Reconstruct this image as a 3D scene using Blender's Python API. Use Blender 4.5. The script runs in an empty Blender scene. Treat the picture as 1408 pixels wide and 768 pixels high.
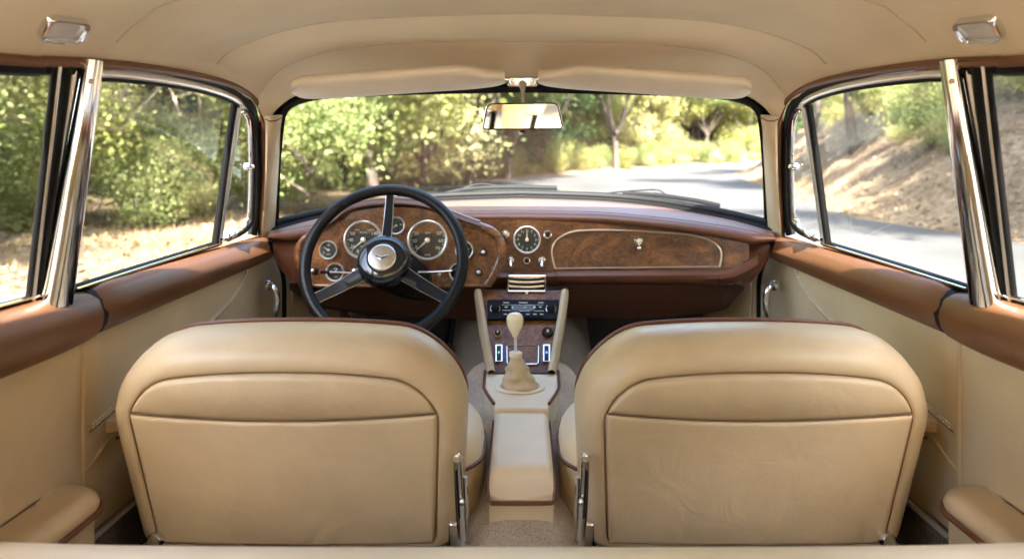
import bpy, bmesh, math, random
import numpy as np
from mathutils import Vector, Matrix
R = math.radians
random.seed(7)
scene = bpy.context.scene
COL = scene.collection

# ------------------------------------------------------------------ camera, world, sun, exposure
F, CX, CY0 = 1008.0, 717.0, 231.0
cam = bpy.data.cameras.new('camera')
cam.sensor_width = 36.0
cam.lens = 36.0 * F / 1408.0
cam.shift_x = -(CX - 704) / 1408.0
cam.shift_y = -(384 - CY0) / 1408.0
cam.clip_start = 0.02
cam.clip_end = 2000
cam.dof.use_dof = True
cam.dof.focus_distance = 1.38
cam.dof.aperture_fstop = 3.6
camo = bpy.data.objects.new('camera', cam)
camo.rotation_euler = (R(90), 0, 0)
COL.objects.link(camo)
scene.camera = camo

SUN_EL, SUN_AZ = R(40), R(180)      # direction the light comes from; azimuth clockwise from +Y
w = bpy.data.worlds.new('World'); scene.world = w; w.use_nodes = True
wn = w.node_tree.nodes; wl = w.node_tree.links
sky = wn.new('ShaderNodeTexSky'); sky.sky_type = 'NISHITA'; sky.sun_disc = False
sky.sun_elevation = SUN_EL; sky.sun_rotation = SUN_AZ
sky.air_density = 1.0; sky.dust_density = 3.0
wl.new(sky.outputs[0], wn['Background'].inputs[0])
wn['Background'].inputs[1].default_value = 0.15
sl = bpy.data.lights.new('sun', 'SUN'); sl.energy = 5.0; sl.angle = R(0.6); sl.color = (1, .94, .84)
so = bpy.data.objects.new('sun', sl); COL.objects.link(so)
sd = Vector((math.sin(SUN_AZ) * math.cos(SUN_EL), math.cos(SUN_AZ) * math.cos(SUN_EL), math.sin(SUN_EL)))
so.rotation_euler = (-sd).to_track_quat('-Z', 'Y').to_euler()
so.location = sd * 60
vs = scene.view_settings
vs.view_transform = 'Standard'; vs.look = 'None'; vs.gamma = 1; vs.use_curve_mapping = False
vs.exposure = 3.55
scene.render.engine = 'CYCLES'
scene.cycles.max_bounces = 12
scene.cycles.diffuse_bounces = 5
scene.cycles.transparent_max_bounces = 16

# ------------------------------------------------------------------ helpers
def P(px, py, Y):
    return Vector(((px - CX) * Y / F, Y, (CY0 - py) * Y / F))

ORG = {}
def tag(o, label=None, cat=None, group=None, kind=None):
    if label: o['label'] = label
    if cat: o['category'] = cat
    if group: o['group'] = group
    if kind: o['kind'] = kind
    return o

def thing(name, loc, label, cat, group=None):
    o = bpy.data.objects.new(name, None); COL.objects.link(o)
    o.location = loc; o.empty_display_size = .05
    ORG[o.name] = Vector(loc)
    return tag(o, label, cat, group)

def mesh(name, V, Fc, mat, parent=None, smooth=True, label=None, s=-1, bevel=0, angle=40):
    """V world-space points; s=+1 mirrors the left-hand build to the right"""
    org = ORG[parent.name] if parent else Vector((0, 0, 0))
    me = bpy.data.meshes.new(name)
    vv = [((-v[0] if s > 0 else v[0]) - org[0], v[1] - org[1], v[2] - org[2]) for v in V]
    ff = [tuple(reversed(f)) for f in Fc] if s > 0 else [tuple(f) for f in Fc]
    me.from_pydata(vv, [], ff)
    me.validate(); 
    if smooth:
        me.polygons.foreach_set('use_smooth', [True] * len(me.polygons))
        me.set_sharp_from_angle(angle=R(angle))
    if isinstance(mat, (list, tuple)):
        for m in mat: me.materials.append(m)
    else: me.materials.append(mat)
    o = bpy.data.objects.new(name, me); COL.objects.link(o)
    if parent: o.parent = parent
    ORG[o.name] = org
    if label: o['label'] = label
    if bevel:
        b = o.modifiers.new('bevel', 'BEVEL'); b.width = bevel; b.segments = 3; b.limit_method = 'ANGLE'
        b.harden_normals = False
    return o

class MB:
    """collects shapes for ONE mesh"""
    def __init__(self): self.V = []; self.F = []
    def add(self, V, F):
        n = len(self.V); self.V += [Vector(v) for v in V]; self.F += [tuple(i + n for i in f) for f in F]; return self
    def build(self, name, mat, parent=None, **k): return mesh(name, self.V, self.F, mat, parent, **k)

def catmull(pts, n=8, closed=False):
    pts = [Vector(p) for p in pts]; out = []; m = len(pts)
    rng = range(m) if closed else range(m - 1)
    for i in rng:
        if closed: p0, p1, p2, p3 = pts[i - 1], pts[i], pts[(i + 1) % m], pts[(i + 2) % m]
        else: p0, p1, p2, p3 = pts[max(i - 1, 0)], pts[i], pts[i + 1], pts[min(i + 2, m - 1)]
        for k in range(n):
            t = k / n
            out.append(.5 * ((2 * p1) + (-p0 + p2) * t + (2 * p0 - 5 * p1 + 4 * p2 - p3) * t * t + (-p0 + 3 * p1 - 3 * p2 + p3) * t ** 3))
    if not closed: out.append(pts[-1])
    return out

def tube(pts, r, seg=10, closed=False, sx=1, sy=1, up=None, cap=True):
    """swept elliptic tube; sx scales across 'up', sy along it"""
    pts = [Vector(p) for p in pts]; n = len(pts)
    rr = r if isinstance(r, (list, tuple)) else [r] * n
    V = []; Fc = []; u = None
    for i, p in enumerate(pts):
        if closed: t = pts[(i + 1) % n] - pts[i - 1]
        else: t = pts[min(i + 1, n - 1)] - pts[max(i - 1, 0)]
        if t.length < 1e-9: t = Vector((0, 0, 1))
        t.normalize()
        if up is not None: u = Vector(up)
        elif u is None: u = Vector((0, 0, 1)) if abs(t.z) < .9 else Vector((0, 1, 0))
        u = (u - t * u.dot(t))
        if u.length < 1e-6: u = t.orthogonal()
        u.normalize(); b = t.cross(u)
        for k in range(seg):
            a = 2 * math.pi * k / seg
            V.append(p + b * (math.cos(a) * rr[i] * sx) + u * (math.sin(a) * rr[i] * sy))
    m = n if closed else n - 1
    for i in range(m):
        j = (i + 1) % n
        for k in range(seg):
            l = (k + 1) % seg
            Fc.append((i * seg + k, i * seg + l, j * seg + l, j * seg + k))
    if cap and not closed:
        Fc.append(tuple(range(seg - 1, -1, -1))); Fc.append(tuple((n - 1) * seg + k for k in range(seg)))
    return V, Fc

def grid(rows, close_u=False):
    """rows: list of equal-length point rows"""
    n = len(rows[0]); V = [v for r in rows for v in r]; Fc = []
    for i in range(len(rows) - 1):
        for k in range(n if close_u else n - 1):
            l = (k + 1) % n
            Fc.append((i * n + k, i * n + l, (i + 1) * n + l, (i + 1) * n + k))
    return V, Fc

def rings(rs, cap0=True, cap1=True):
    V, Fc = grid(rs, True); n = len(rs[0])
    if cap0: Fc.append(tuple(range(n - 1, -1, -1)))
    if cap1: Fc.append(tuple((len(rs) - 1) * n + k for k in range(n)))
    return V, Fc

def resample(pts, n):
    pts = [Vector(p) for p in pts]
    d = [0]
    for a, b in zip(pts, pts[1:]): d.append(d[-1] + (b - a).length)
    out = []
    for i in range(n):
        t = d[-1] * i / (n - 1); k = 0
        while k < len(d) - 2 and d[k + 1] < t: k += 1
        f = (t - d[k]) / max(d[k + 1] - d[k], 1e-9)
        out.append(pts[k].lerp(pts[k + 1], min(max(f, 0), 1)))
    return out

def box(c, d, M=None):
    c = Vector(c); V = []
    for x in (-.5, .5):
        for y in (-.5, .5):
            for z in (-.5, .5):
                v = Vector((x * d[0], y * d[1], z * d[2]))
                V.append(c + (M @ v if M else v))
    return V, [(0, 1, 3, 2), (4, 6, 7, 5), (0, 4, 5, 1), (2, 3, 7, 6), (0, 2, 6, 4), (1, 5, 7, 3)]

def rbox(c, d, r, M=None, seg=3):
    bm = bmesh.new(); bmesh.ops.create_cube(bm, size=1)
    bmesh.ops.scale(bm, vec=d, verts=bm.verts)
    bmesh.ops.bevel(bm, geom=bm.edges[:], offset=r, segments=seg, profile=.5, affect='EDGES')
    bm.verts.ensure_lookup_table()
    V = [Vector(c) + (M @ v.co if M else v.co) for v in bm.verts]
    Fc = [tuple(v.index for v in f.verts) for f in bm.faces]
    bm.free(); return V, Fc

def frame(n, up=(0, 0, 1)):
    """3x3 whose z column is n, y column near up"""
    n = Vector(n).normalized(); u = Vector(up); u = (u - n * u.dot(n)).normalized(); x = u.cross(n)
    return Matrix((x, u, n)).transposed()

def lathe(c, M, prof, seg=32, cap=True):
    """prof: (radius, height along n)"""
    rs = []
    for r, h in prof:
        rs.append([Vector(c) + M @ Vector((r * math.cos(2 * math.pi * k / seg), r * math.sin(2 * math.pi * k / seg), h)) for k in range(seg)])
    return rings(rs, cap, cap)

def prism(pts, off):
    off = Vector(off); n = len(pts)
    V = [Vector(p) for p in pts] + [Vector(p) + off for p in pts]
    Fc = [tuple(range(n)), tuple(range(2 * n - 1, n - 1, -1))]
    for i in range(n):
        j = (i + 1) % n; Fc.append((i, n + i, n + j, j))
    return V, Fc

def text_geo(txt, size, c, M):
    cu = bpy.data.curves.new('t', 'FONT'); cu.body = txt; cu.size = size; cu.align_x = 'CENTER'; cu.align_y = 'CENTER'
    cu.resolution_u = 2
    o = bpy.data.objects.new('t', cu); COL.objects.link(o)
    dg = bpy.context.evaluated_depsgraph_get(); me = o.evaluated_get(dg).to_mesh()
    V = [Vector(c) + M @ v.co for v in me.vertices]; Fc = [tuple(p.vertices) for p in me.polygons]
    o.evaluated_get(dg).to_mesh_clear()
    bpy.data.objects.remove(o); bpy.data.curves.remove(cu)
    return V, Fc

# ------------------------------------------------------------------ materials
def nodes(name):
    m = bpy.data.materials.new(name); m.use_nodes = True
    nt = m.node_tree; return m, nt, nt.nodes['Principled BSDF']
def N(nt, t, **k):
    n = nt.nodes.new(t)
    for a, b in k.items():
        if a.startswith('i_'): n.inputs[a[2:].replace('_', ' ')].default_value = b
        else: setattr(n, a, b)
    return n
def L(nt, a, b): nt.links.new(a, b)
def c4(c): return (c[0], c[1], c[2], 1)
def ramp(nt, fac, stops):
    r = nt.nodes.new('ShaderNodeValToRGB'); e = r.color_ramp.elements
    while len(e) > 1: e.remove(e[-1])
    e[0].position = stops[0][0]; e[0].color = c4(stops[0][1])
    for p, c in stops[1:]:
        q = e.new(p); q.color = c4(c)
    L(nt, fac, r.inputs[0]); return r.outputs[0]

def simple(name, col, rough=.5, metal=0, spec=.5, coat=0, bump=None, var=0, coat_r=.05):
    m, nt, b = nodes(name)
    b.inputs['Base Color'].default_value = c4(col); b.inputs['Roughness'].default_value = rough
    b.inputs['Metallic'].default_value = metal; b.inputs['Specular IOR Level'].default_value = spec
    b.inputs['Coat Weight'].default_value = coat; b.inputs['Coat Roughness'].default_value = coat_r
    tc = N(nt, 'ShaderNodeTexCoord')
    if bump:
        nz = N(nt, 'ShaderNodeTexNoise', i_Scale=bump[0], i_Detail=4.0); L(nt, tc.outputs['Object'], nz.inputs['Vector'])
        bp = N(nt, 'ShaderNodeBump', i_Strength=bump[1], i_Distance=bump[2]); L(nt, nz.outputs[0], bp.inputs['Height']); L(nt, bp.outputs[0], b.inputs['Normal'])
    if var:
        nz = N(nt, 'ShaderNodeTexNoise', i_Scale=9.0, i_Detail=5.0); L(nt, tc.outputs['Object'], nz.inputs['Vector'])
        L(nt, ramp(nt, nz.outputs[0], [(.3, [c * (1 - var) for c in col]), (.7, [min(c * (1 + var), 1) for c in col])]), b.inputs['Base Color'])
    return m

def leather(name, col, rough=.42, var=.09, wr=1.0, grain=420, spec=.45):
    m, nt, b = nodes(name)
    tc = N(nt, 'ShaderNodeTexCoord')
    a = N(nt, 'ShaderNodeTexNoise', i_Scale=5.0, i_Detail=6.0, i_Roughness=.6); L(nt, tc.outputs['Object'], a.inputs['Vector'])
    dark = [c * (1 - var) for c in col]; lite = [min(c * (1 + var), .9) for c in col]
    L(nt, ramp(nt, a.outputs[0], [(.32, dark), (.68, lite)]), b.inputs['Base Color'])
    r = N(nt, 'ShaderNodeMapRange'); r.inputs['To Min'].default_value = rough - .07; r.inputs['To Max'].default_value = rough + .1
    L(nt, a.outputs[0], r.inputs[0]); L(nt, r.outputs[0], b.inputs['Roughness'])
    b.inputs['Specular IOR Level'].default_value = spec
    v = N(nt, 'ShaderNodeTexVoronoi', i_Scale=float(grain)); L(nt, tc.outputs['Object'], v.inputs['Vector'])
    w1 = N(nt, 'ShaderNodeTexNoise', i_Scale=14.0, i_Detail=3.0, i_Distortion=1.2); L(nt, tc.outputs['Object'], w1.inputs['Vector'])
    b1 = N(nt, 'ShaderNodeBump', i_Strength=.35 * wr, i_Distance=.004); L(nt, w1.outputs[0], b1.inputs['Height'])
    b2 = N(nt, 'ShaderNodeBump', i_Strength=.16, i_Distance=.0006); L(nt, v.outputs[0], b2.inputs['Height']); L(nt, b1.outputs[0], b2.inputs['Normal'])
    L(nt, b2.outputs[0], b.inputs['Normal'])
    return m

def burl(name, k=1.0):
    m, nt, b = nodes(name)
    tc = N(nt, 'ShaderNodeTexCoord')
    mp = N(nt, 'ShaderNodeMapping'); mp.inputs['Scale'].default_value = (1, .4, 1.3); L(nt, tc.outputs['Object'], mp.inputs[0])
    a = N(nt, 'ShaderNodeTexNoise', i_Scale=11.0, i_Detail=8.0, i_Roughness=.62, i_Distortion=2.6); L(nt, mp.outputs[0], a.inputs['Vector'])
    c = N(nt, 'ShaderNodeTexNoise', i_Scale=38.0, i_Detail=6.0, i_Distortion=4.0); L(nt, mp.outputs[0], c.inputs['Vector'])
    mx = N(nt, 'ShaderNodeMix', data_type='FLOAT'); mx.inputs[0].default_value = .38
    L(nt, a.outputs[0], mx.inputs[2]); L(nt, c.outputs[0], mx.inputs[3])
    col = ramp(nt, mx.outputs[0], [(.30, (.028 * k, .010 * k, .004 * k)), (.44, (.10 * k, .036 * k, .012 * k)), (.54, (.19 * k, .075 * k, .024 * k)), (.64, (.30 * k, .13 * k, .045 * k)), (.74, (.16 * k, .06 * k, .02 * k))])
    L(nt, col, b.inputs['Base Color'])
    b.inputs['Roughness'].default_value = .35; b.inputs['Coat Weight'].default_value = .8; b.inputs['Coat Roughness'].default_value = .06
    return m

def carpet(name, col):
    m, nt, b = nodes(name)
    tc = N(nt, 'ShaderNodeTexCoord')
    a = N(nt, 'ShaderNodeTexNoise', i_Scale=260.0, i_Detail=5.0); L(nt, tc.outputs['Object'], a.inputs['Vector'])
    c = N(nt, 'ShaderNodeTexNoise', i_Scale=9.0, i_Detail=5.0); L(nt, tc.outputs['Object'], c.inputs['Vector'])
    mx = N(nt, 'ShaderNodeMix', data_type='FLOAT'); mx.inputs[0].default_value = .45
    L(nt, a.outputs[0], mx.inputs[2]); L(nt, c.outputs[0], mx.inputs[3])
    L(nt, ramp(nt, mx.outputs[0], [(.36, [x * .62 for x in col]), (.62, [x * 1.2 for x in col])]), b.inputs['Base Color'])
    b.inputs['Roughness'].default_value = .95; b.inputs['Specular IOR Level'].default_value = .1
    b.inputs['Sheen Weight'].default_value = .3
    bp = N(nt, 'ShaderNodeBump', i_Strength=.9, i_Distance=.004); L(nt, a.outputs[0], bp.inputs['Height']); L(nt, bp.outputs[0], b.inputs['Normal'])
    return m

def glass(name, tint=(.96, .98, .97), refl=1.0):
    m = bpy.data.materials.new(name); m.use_nodes = True; nt = m.node_tree; nt.nodes.clear()
    o = N(nt, 'ShaderNodeOutputMaterial'); t = N(nt, 'ShaderNodeBsdfTransparent'); g = N(nt, 'ShaderNodeBsdfGlossy')
    t.inputs[0].default_value = c4(tint); g.inputs['Roughness'].default_value = .01
    lw = N(nt, 'ShaderNodeLayerWeight', i_Blend=.5); pw = N(nt, 'ShaderNodeMath', operation='POWER'); pw.inputs[1].default_value = 5; L(nt, lw.outputs['Facing'], pw.inputs[0])
    f = N(nt, 'ShaderNodeMath', operation='MULTIPLY_ADD'); f.inputs[1].default_value = .9; f.inputs[2].default_value = .05; L(nt, pw.outputs[0], f.inputs[0])
    mu = N(nt, 'ShaderNodeMath', operation='MULTIPLY'); mu.inputs[1].default_value = refl
    mx = N(nt, 'ShaderNodeMixShader'); L(nt, f.outputs[0], mu.inputs[0]); L(nt, mu.outputs[0], mx.inputs[0])
    L(nt, t.outputs[0], mx.inputs[1]); L(nt, g.outputs[0], mx.inputs[2]); L(nt, mx.outputs[0], o.inputs[0])
    return m

BEIGE = leather('beige_leather', (.585, .455, .285), .40, wr=1.7, var=.12)
BEIGE2 = leather('beige_door_leather', (.61, .485, .31), .5, wr=1.0)
CREAM = leather('cream_leather', (.80, .68, .50), .42, wr=.5)
VISOR = leather('visor_vinyl', (.76, .65, .50), .5, wr=.3)
BROWN = leather('brown_leather', (.16, .066, .027), .40, var=.16, wr=.5)
BROWN2 = leather('dash_leather', (.105, .040, .020), .36, var=.14, wr=.4)
PIPE = leather('brown_piping', (.14, .05, .025), .4, wr=0)
DKBROWN = leather('dark_brown_leather', (.075, .03, .016), .55, wr=.5)
BLACKL = leather('black_leather', (.004, .005, .0065), .4, var=.2, wr=.25, spec=.32)
WOOD = burl('burl_walnut', .9); WOODC = burl('burl_console', .8); WOODC.node_tree.nodes['Principled BSDF'].inputs['Coat Weight'].default_value = .12; WOODC.node_tree.nodes['Principled BSDF'].inputs['Specular IOR Level'].default_value = .2; WOOD2 = burl('burl_walnut_light', 1.15)
CHROME = simple('chrome', (.78, .79, .80), .08, 1)
CHROME2 = simple('brushed_chrome', (.72, .70, .66), .28, 1)
RUBBER = simple('black_rubber', (.0045, .0045, .005), .6, spec=.2)
BLACK = simple('black_plastic', (.008, .008, .009), .42, spec=.3)
BEZEL = simple('bright_bezel', (.84, .80, .72), .25, .55)
TOPL = leather('dash_top_leather', (.12, .06, .045), .46, var=.1, wr=.3, spec=.35)
FRAMEC = simple('satin_bright_frame', (.80, .81, .82), .22, .6)
GLOSSB = simple('gloss_black', (.008, .009, .012), .12, coat=.6)
SATINB = simple('satin_black_metal', (.006, .007, .009), .36, spec=.35)
DIAL = simple('dial_face', (.018, .020, .018), .5)
WHITE = simple('dial_marking', (.75, .73, .66), .5)
HEAD = leather('headliner_cloth', (.76, .645, .475), .85, var=.05, wr=.35, grain=700, spec=.2)
HSEAM = simple('headliner_thread', (.60, .49, .35), .8)
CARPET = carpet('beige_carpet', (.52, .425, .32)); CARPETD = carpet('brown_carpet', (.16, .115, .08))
IVORY = simple('ivory_knob', (.80, .70, .46), .22, coat=.6)
GLASS = glass('window_glass'); WGLASS = glass('windscreen_glass', (.97, .985, .975), .7); DGLASS = glass('dial_glass', (.97, .98, .97), .14)
LENS = simple('milky_lens', (.55, .53, .50), .25, coat=.5)
MIRROR = simple('mirror_silver', (.70, .71, .70), .01, 1)
PAINT = simple('pale_car_paint', (.40, .46, .44), .25, metal=.3, coat=1)
SHADE = simple('recess_shade', (.20, .115, .055), .6)  # brown that stands in for shadow in grooves, creases and recesses
STITCH = simple('cream_thread', (.84, .74, .58), .7)

# ------------------------------------------------------------------ side-wall surface
def W(z, Y):
    b = .68 - .02 * min(max((Y - 1.1) / .8, 0), 1.2) - .06 * min(max((.2 - Y) / 1.0, 0), 1) ** 2
    return b - .19 * max(z + .18, 0)
def S(px, py, off=0):
    """point of the photograph's left side that lies on the left wall surface"""
    Y = 1.2
    for _ in range(30):
        z = (CY0 - py) * Y / F
        Y = .5 * Y + .5 * (W(z, Y) - off) * F / (CX - px)
    z = (CY0 - py) * Y / F
    return Vector((-(W(z, Y) - off), Y, z))

# ------------------------------------------------------------------ CAR BODY
body = thing('vintage_car', (0, 1.0, -1.0), 'vintage car seen from inside, its cabin with beige headliner, chrome centre pillars and curved windscreen', 'car')

# headliner: cloth panels between transverse bows
NH = 41
def station(half):
    """half: points from the left rail to the centre"""
    pts = catmull(half, 10); pts = resample(pts, NH)
    return pts + [Vector((-p.x, p.y, p.z)) for p in reversed(pts[:-1])]
st = []
st.append(station([(-.50, -1.15, -.02), (-.44, -1.12, .07), (-.3, -1.1, .12), (0, -1.08, .14)]))
st.append(station([(-.615, -.55, .03), (-.57, -.55, .12), (-.42, -.56, .215), (-.2, -.57, .25), (0, -.57, .255)]))
st.append(station([(-.635, .3, .085), (-.59, .3, .155), (-.46, .29, .235), (-.25, .28, .262), (0, .27, .268)]))
st.append(station([(-.624, .86, .126), (-.585, .86, .172), (-.48, .85, .228), (-.25, .84, .262), (0, .83, .270)]))
st.append(station([P(145, 81, 1.082), P(165, 52, 1.07), P(200, 22, 1.05), P(245, 0, 1.02), (-.25, .97, .266), (0, .95, .272)]))
st.append(station([P(287, 107, 1.425), P(300, 86, 1.42), P(325, 66, 1.39), P(400, 40, 1.36), P(500, 26, 1.32), P(717, 18, 1.28)]))
st.append(station([P(352, 141, 1.655), P(366, 116, 1.63), P(392, 92, 1.59), P(450, 72, 1.53), P(550, 60, 1.49), P(717, 57, 1.46)]))
st.append(station([P(366, 170, 1.69), P(384, 148, 1.695), P(410, 131, 1.68), P(450, 123, 1.655), P(550, 118, 1.63), P(717, 114, 1.61)]))
rows = []
for i in range(len(st) - 1):
    ts = [0, .012, .03, .06, .11, .18, .27, .38, .5, .62, .74, .86, .95]
    for t in ts:
        row = []
        for j, (a, b) in enumerate(zip(st[i], st[i + 1])):
            p = a.lerp(b, t)
            e = min(j, 2 * NH - 2 - j) / NH
            wgt = min(e * 3, 1)
            # the cloth dips a little below each bow's seam and is padded between
            bul = (.012 if i >= 4 else .004) * math.sin(math.pi * t) ** .6 * wgt
            if i >= 4: bul = .009 * math.sin(math.pi * t) * wgt - .020 * wgt * min(t / .03, 1) * math.exp(-t * 4.5)
            if i == 6: bul = -.014 * math.sin(math.pi * t) * wgt
            row.append(p - Vector((0, 0, bul)))
        rows.append(row)
rows.append(st[-1])
V, Fc = grid(rows)
hl = mesh('headliner', V, Fc, HEAD, body, angle=12)
from mathutils.bvhtree import BVHTree
HBVH = BVHTree.FromPolygons(V, Fc)
# outer roof skin closed round the rim
V2 = [v + Vector((0, .01, .035)) * 1 for v in V]
nrow = len(rows); nc = len(rows[0])
edge = [i for i in range(nc)] + [r * nc + nc - 1 for r in range(1, nrow)] + [(nrow - 1) * nc + c for c in range(nc - 2, -1, -1)] + [r * nc for r in range(nrow - 2, 0, -1)]
for k in range(len(edge)): pass
Vr = list(V2); Fr = list(Fc)
base = len(Vr); Vr += [V[i] + Vector((0, 0, .003)) for i in edge]
for k in range(len(edge)):
    l = (k + 1) % len(edge)
    Fr.append((edge[k], edge[l], base + l, base + k))
mesh('roof_panel', Vr, Fr, PAINT, body)

# seam welts where the headliner panels join
for q in (4, 5, 6):
    sm = [p + Vector((0, 0, -.0005)) for p in st[q][2:-2]]
    mesh('headliner_seam', *tube(sm, .0012, 6), HSEAM, body)

# windscreen
wb = [(379, 305, 1.905), (405, 299, 1.95), (440, 291, 2.01), (520, 277, 2.11), (600, 269, 2.17), (717, 265, 2.2)]
wt = [(388, 160, 1.705), (394, 148, 1.703), (410, 137, 1.695), (450, 129, 1.675), (550, 124, 1.645), (717, 120, 1.625)]
def sym(lst, n=30, cm=6):
    h = resample(catmull([P(*p) for p in lst], cm), n)
    return h + [Vector((-p.x, p.y, p.z)) for p in reversed(h[:-1])]
WB, WT = sym(wb), sym(wt)
rw = []
for k in range(13):
    t = k / 12
    rw.append([a.lerp(b, t) + Vector((0, .02 * math.sin(math.pi * t) + .004, 0)) for a, b in zip(WB, WT)])
gl = mesh('windscreen', *grid(rw), WGLASS, body)
ws_side = [P(379, 305, 1.905), P(380, 270, 1.86), P(382, 220, 1.79), P(386, 175, 1.72), P(388, 160, 1.705)]
loop = WB + [Vector((-p.x, p.y, p.z)) for p in catmull(ws_side, 4)[1:-1]] + list(reversed(WT)) + list(reversed(catmull(ws_side, 4)[1:-1]))
mesh('windscreen_gasket', *tube([p + Vector((0, -.002, 0)) for p in loop], .0095, 10, closed=True, up=(0, -1, .3), sx=1.0, sy=.7), RUBBER, gl)
mesh('windscreen_foot_rubber', *tube([p + Vector((0, .002, -.010)) for p in WB], .010, 10, up=(0, 0, 1), sx=1.0, sy=1.0), RUBBER, gl)
hdr = resample(st[-1], len(WT))
mesh('windscreen_header', *grid([[p + Vector((0, -.002, .001)) for p in hdr], [p + Vector((0, .012, .004)) for p in WT]]), RUBBER, gl)
# dark upper band at the header corners + chrome bead seen from outside
tb = []
for k in range(3):
    tb.append([a.lerp(b, .055 * k) + Vector((0, .012, .010 - .002 * k)) for a, b in zip(WT, WB)])
mesh('windscreen_header_seal', *grid([[p + Vector((0, -.004, 0)) for p in tb[0]], [a.lerp(b, .035) + Vector((0, .008, 0)) for a, b in zip(WT, WB)]]), RUBBER, gl)

# A pillars, window header trims, per side
for s in (-1, 1):
    side = 'left' if s < 0 else 'right'
    inner = catmull([P(388, 158, 1.69), P(385, 200, 1.75), P(382, 250, 1.82), P(379, 300, 1.89), P(377, 326, 1.92)], 8)
    outer = catmull([P(365, 160, 1.665), P(365, 200, 1.70), P(364, 250, 1.74), P(361, 300, 1.79), P(359, 326, 1.82)], 8)
    rr = []
    for t, d in ((0, -.02), (.0, 0), (.12, .008), (.35, .014), (.6, .015), (.85, .010), (1, .002), (1.0, -.02)):
        rr.append([a.lerp(b, t) + Vector((.35 * d * 1, -d, 0)) for a, b in zip(outer, inner)])
    ap = mesh('pillar_trim', *grid(rr), BEIGE2, body, s=s)
    mesh('pillar_seam', *tube([P(364, 164, 1.655), P(372, 167, 1.652), P(380, 166, 1.662), P(389, 161, 1.685)], .0012, 6), PIPE, ap, s=s)
    # brown trim round the window openings
    tr = [S(0.01 if False else -260, 84), S(-60, 84), S(60, 86), S(135, 90), S(200, 98), S(260, 107), S(310, 119), S(340, 133), S(355, 152), S(360, 185), S(361, 240), S(359, 290), S(357, 324)]
    tr = [Vector((-.625, -.55, .02)), Vector((-.642, .3, .078)), S(0, 84)] + [S(60, 86.5), S(135, 89.5), S(200, 96), S(260, 105), S(310, 117), S(340, 131), S(354, 150), S(359, 185), S(360, 240), S(358, 290), S(356, 324)]
    trc = catmull(tr, 8)
    mesh('window_surround_trim', *tube([p + Vector((.006, 0, .002)) for p in trc], [.0075 + .0055 * min(max((.13 - p.z) / .05, 0), 1) * (1 if p.y > 1.5 else 0) for p in trc], 10, up=(1, 0, 0), sx=.95, sy=.62), BROWN, body, s=s)
    # black body gasket just inside it
    bt = catmull([Vector((-.632, -.55, .01)), Vector((-.65, .3, .066)), S(0, 92, -.004), S(60, 93, -.006), S(135, 97, -.006), S(200, 103, -.006), S(260, 112, -.006), S(308, 124, -.006), S(336, 138, -.006), S(347, 156, -.006), S(351.5, 185, -.006), S(352.5, 240, -.006), S(351, 290, -.006), S(345, 322, -.006)], 8)
    mesh('door_gasket', *tube(bt, .0085, 8, up=(1, 0, 0), sx=1.2, sy=1.0), RUBBER, body, s=s)
    fa, fb = resample(trc, 60), resample(bt, 60)
    mesh('opening_seal', *grid([[p + Vector((-.004, 0, 0)) for p in fa], [a.lerp(b, .5) + Vector((-.006, 0, 0)) for a, b in zip(fa, fb)], [p + Vector((-.004, 0, 0)) for p in fb]]), RUBBER, body, s=s)
    mesh('opening_seal', *tube([a.lerp(b, .5) + Vector((-.001, 0, 0)) for a, b in zip(fa, fb)], .0068, 8), RUBBER, body, s=s)
    mesh('pillar_backing', *grid([[S(x, 90, -.010), S(x - 20, 250, -.010), S(x - 42, 424, -.010)] for x in (80, 96, 112, 128)]), RUBBER, body, s=s)
    # chrome centre pillar cover
    top = S(125.5, 84, .012); bot = S(76, 420, .016)
    rws = []
    for k in range(25):
        t = k / 24
        c = top.lerp(bot, t); wdt = (.0115 + .007 * t + .006 * max(0, t - .9) * 10 * .3); 
        dep = .014 + .004 * t
        ring = []
        for a in range(20):
            an = 2 * math.pi * a / 20
            ca, sa = math.cos(an), math.sin(an)
            ring.append(c + Vector((dep * (abs(sa) ** .7) * (1 if sa > 0 else -1), wdt * 1.35 * (abs(ca) ** .75) * (1 if ca > 0 else -1), 0)))
        rws.append(ring)
    pc = mesh('chrome_pillar_cover', *rings(rws), CHROME, body, s=s)
    mesh('screw', *lathe(S(125, 112, .028), frame((1, -.4, 0)), [(.0035, 0), (.0035, .0015), (.002, .0025), (0.0003, .0025)], 12), CHROME2, pc, s=s)
    # second, flatter chrome strip and black channel towards the rear window
    for (x0, x1, wd, m, off, nm) in ((106, 62, .0095, CHROME2, -.003, 'pillar_chrome_strip'), (92, 50, .0085, RUBBER, .002, 'pillar_rubber_channel'), (82, 44, .0035, CHROME2, .006, 'pillar_chrome_bead'), (76, 38, .0055, RUBBER, .003, 'quarter_window_seal')):
        a = S(x0, 90, off); b = S(x1, 424, off)
        mesh(nm, *tube([a.lerp(b, k / 8) for k in range(9)], wd, 10, up=(1, 0, 0), sx=1, sy=.75), m, body, s=s)
    # rear quarter glass
    q = [[Vector((-(W(z, Y) + .004), Y, z)) for Y in np.linspace(1.09 - .09 * max(0, (z + .18) / .33) * 0, -.62, 8)] for z in np.linspace(-.185, .07, 6)] + [[Vector((-(W(.1, Y) + .004), Y, float(np.interp(Y, [-.62, .3, .9, 1.1], [.02, .07, .125, .15])))) for Y in np.linspace(1.09, -.62, 8)]]
    mesh('quarter_window', *grid(q), GLASS, body, s=s)
    # lower frame of quarter glass
    lf = [Vector((-(W(-.18, Y) - .002), Y, -.181)) for Y in np.linspace(1.07, -.6, 12)]
    mesh('quarter_window_sill', *tube(lf, .006, 8, up=(0, 0, 1)), RUBBER, body, s=s)
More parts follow.
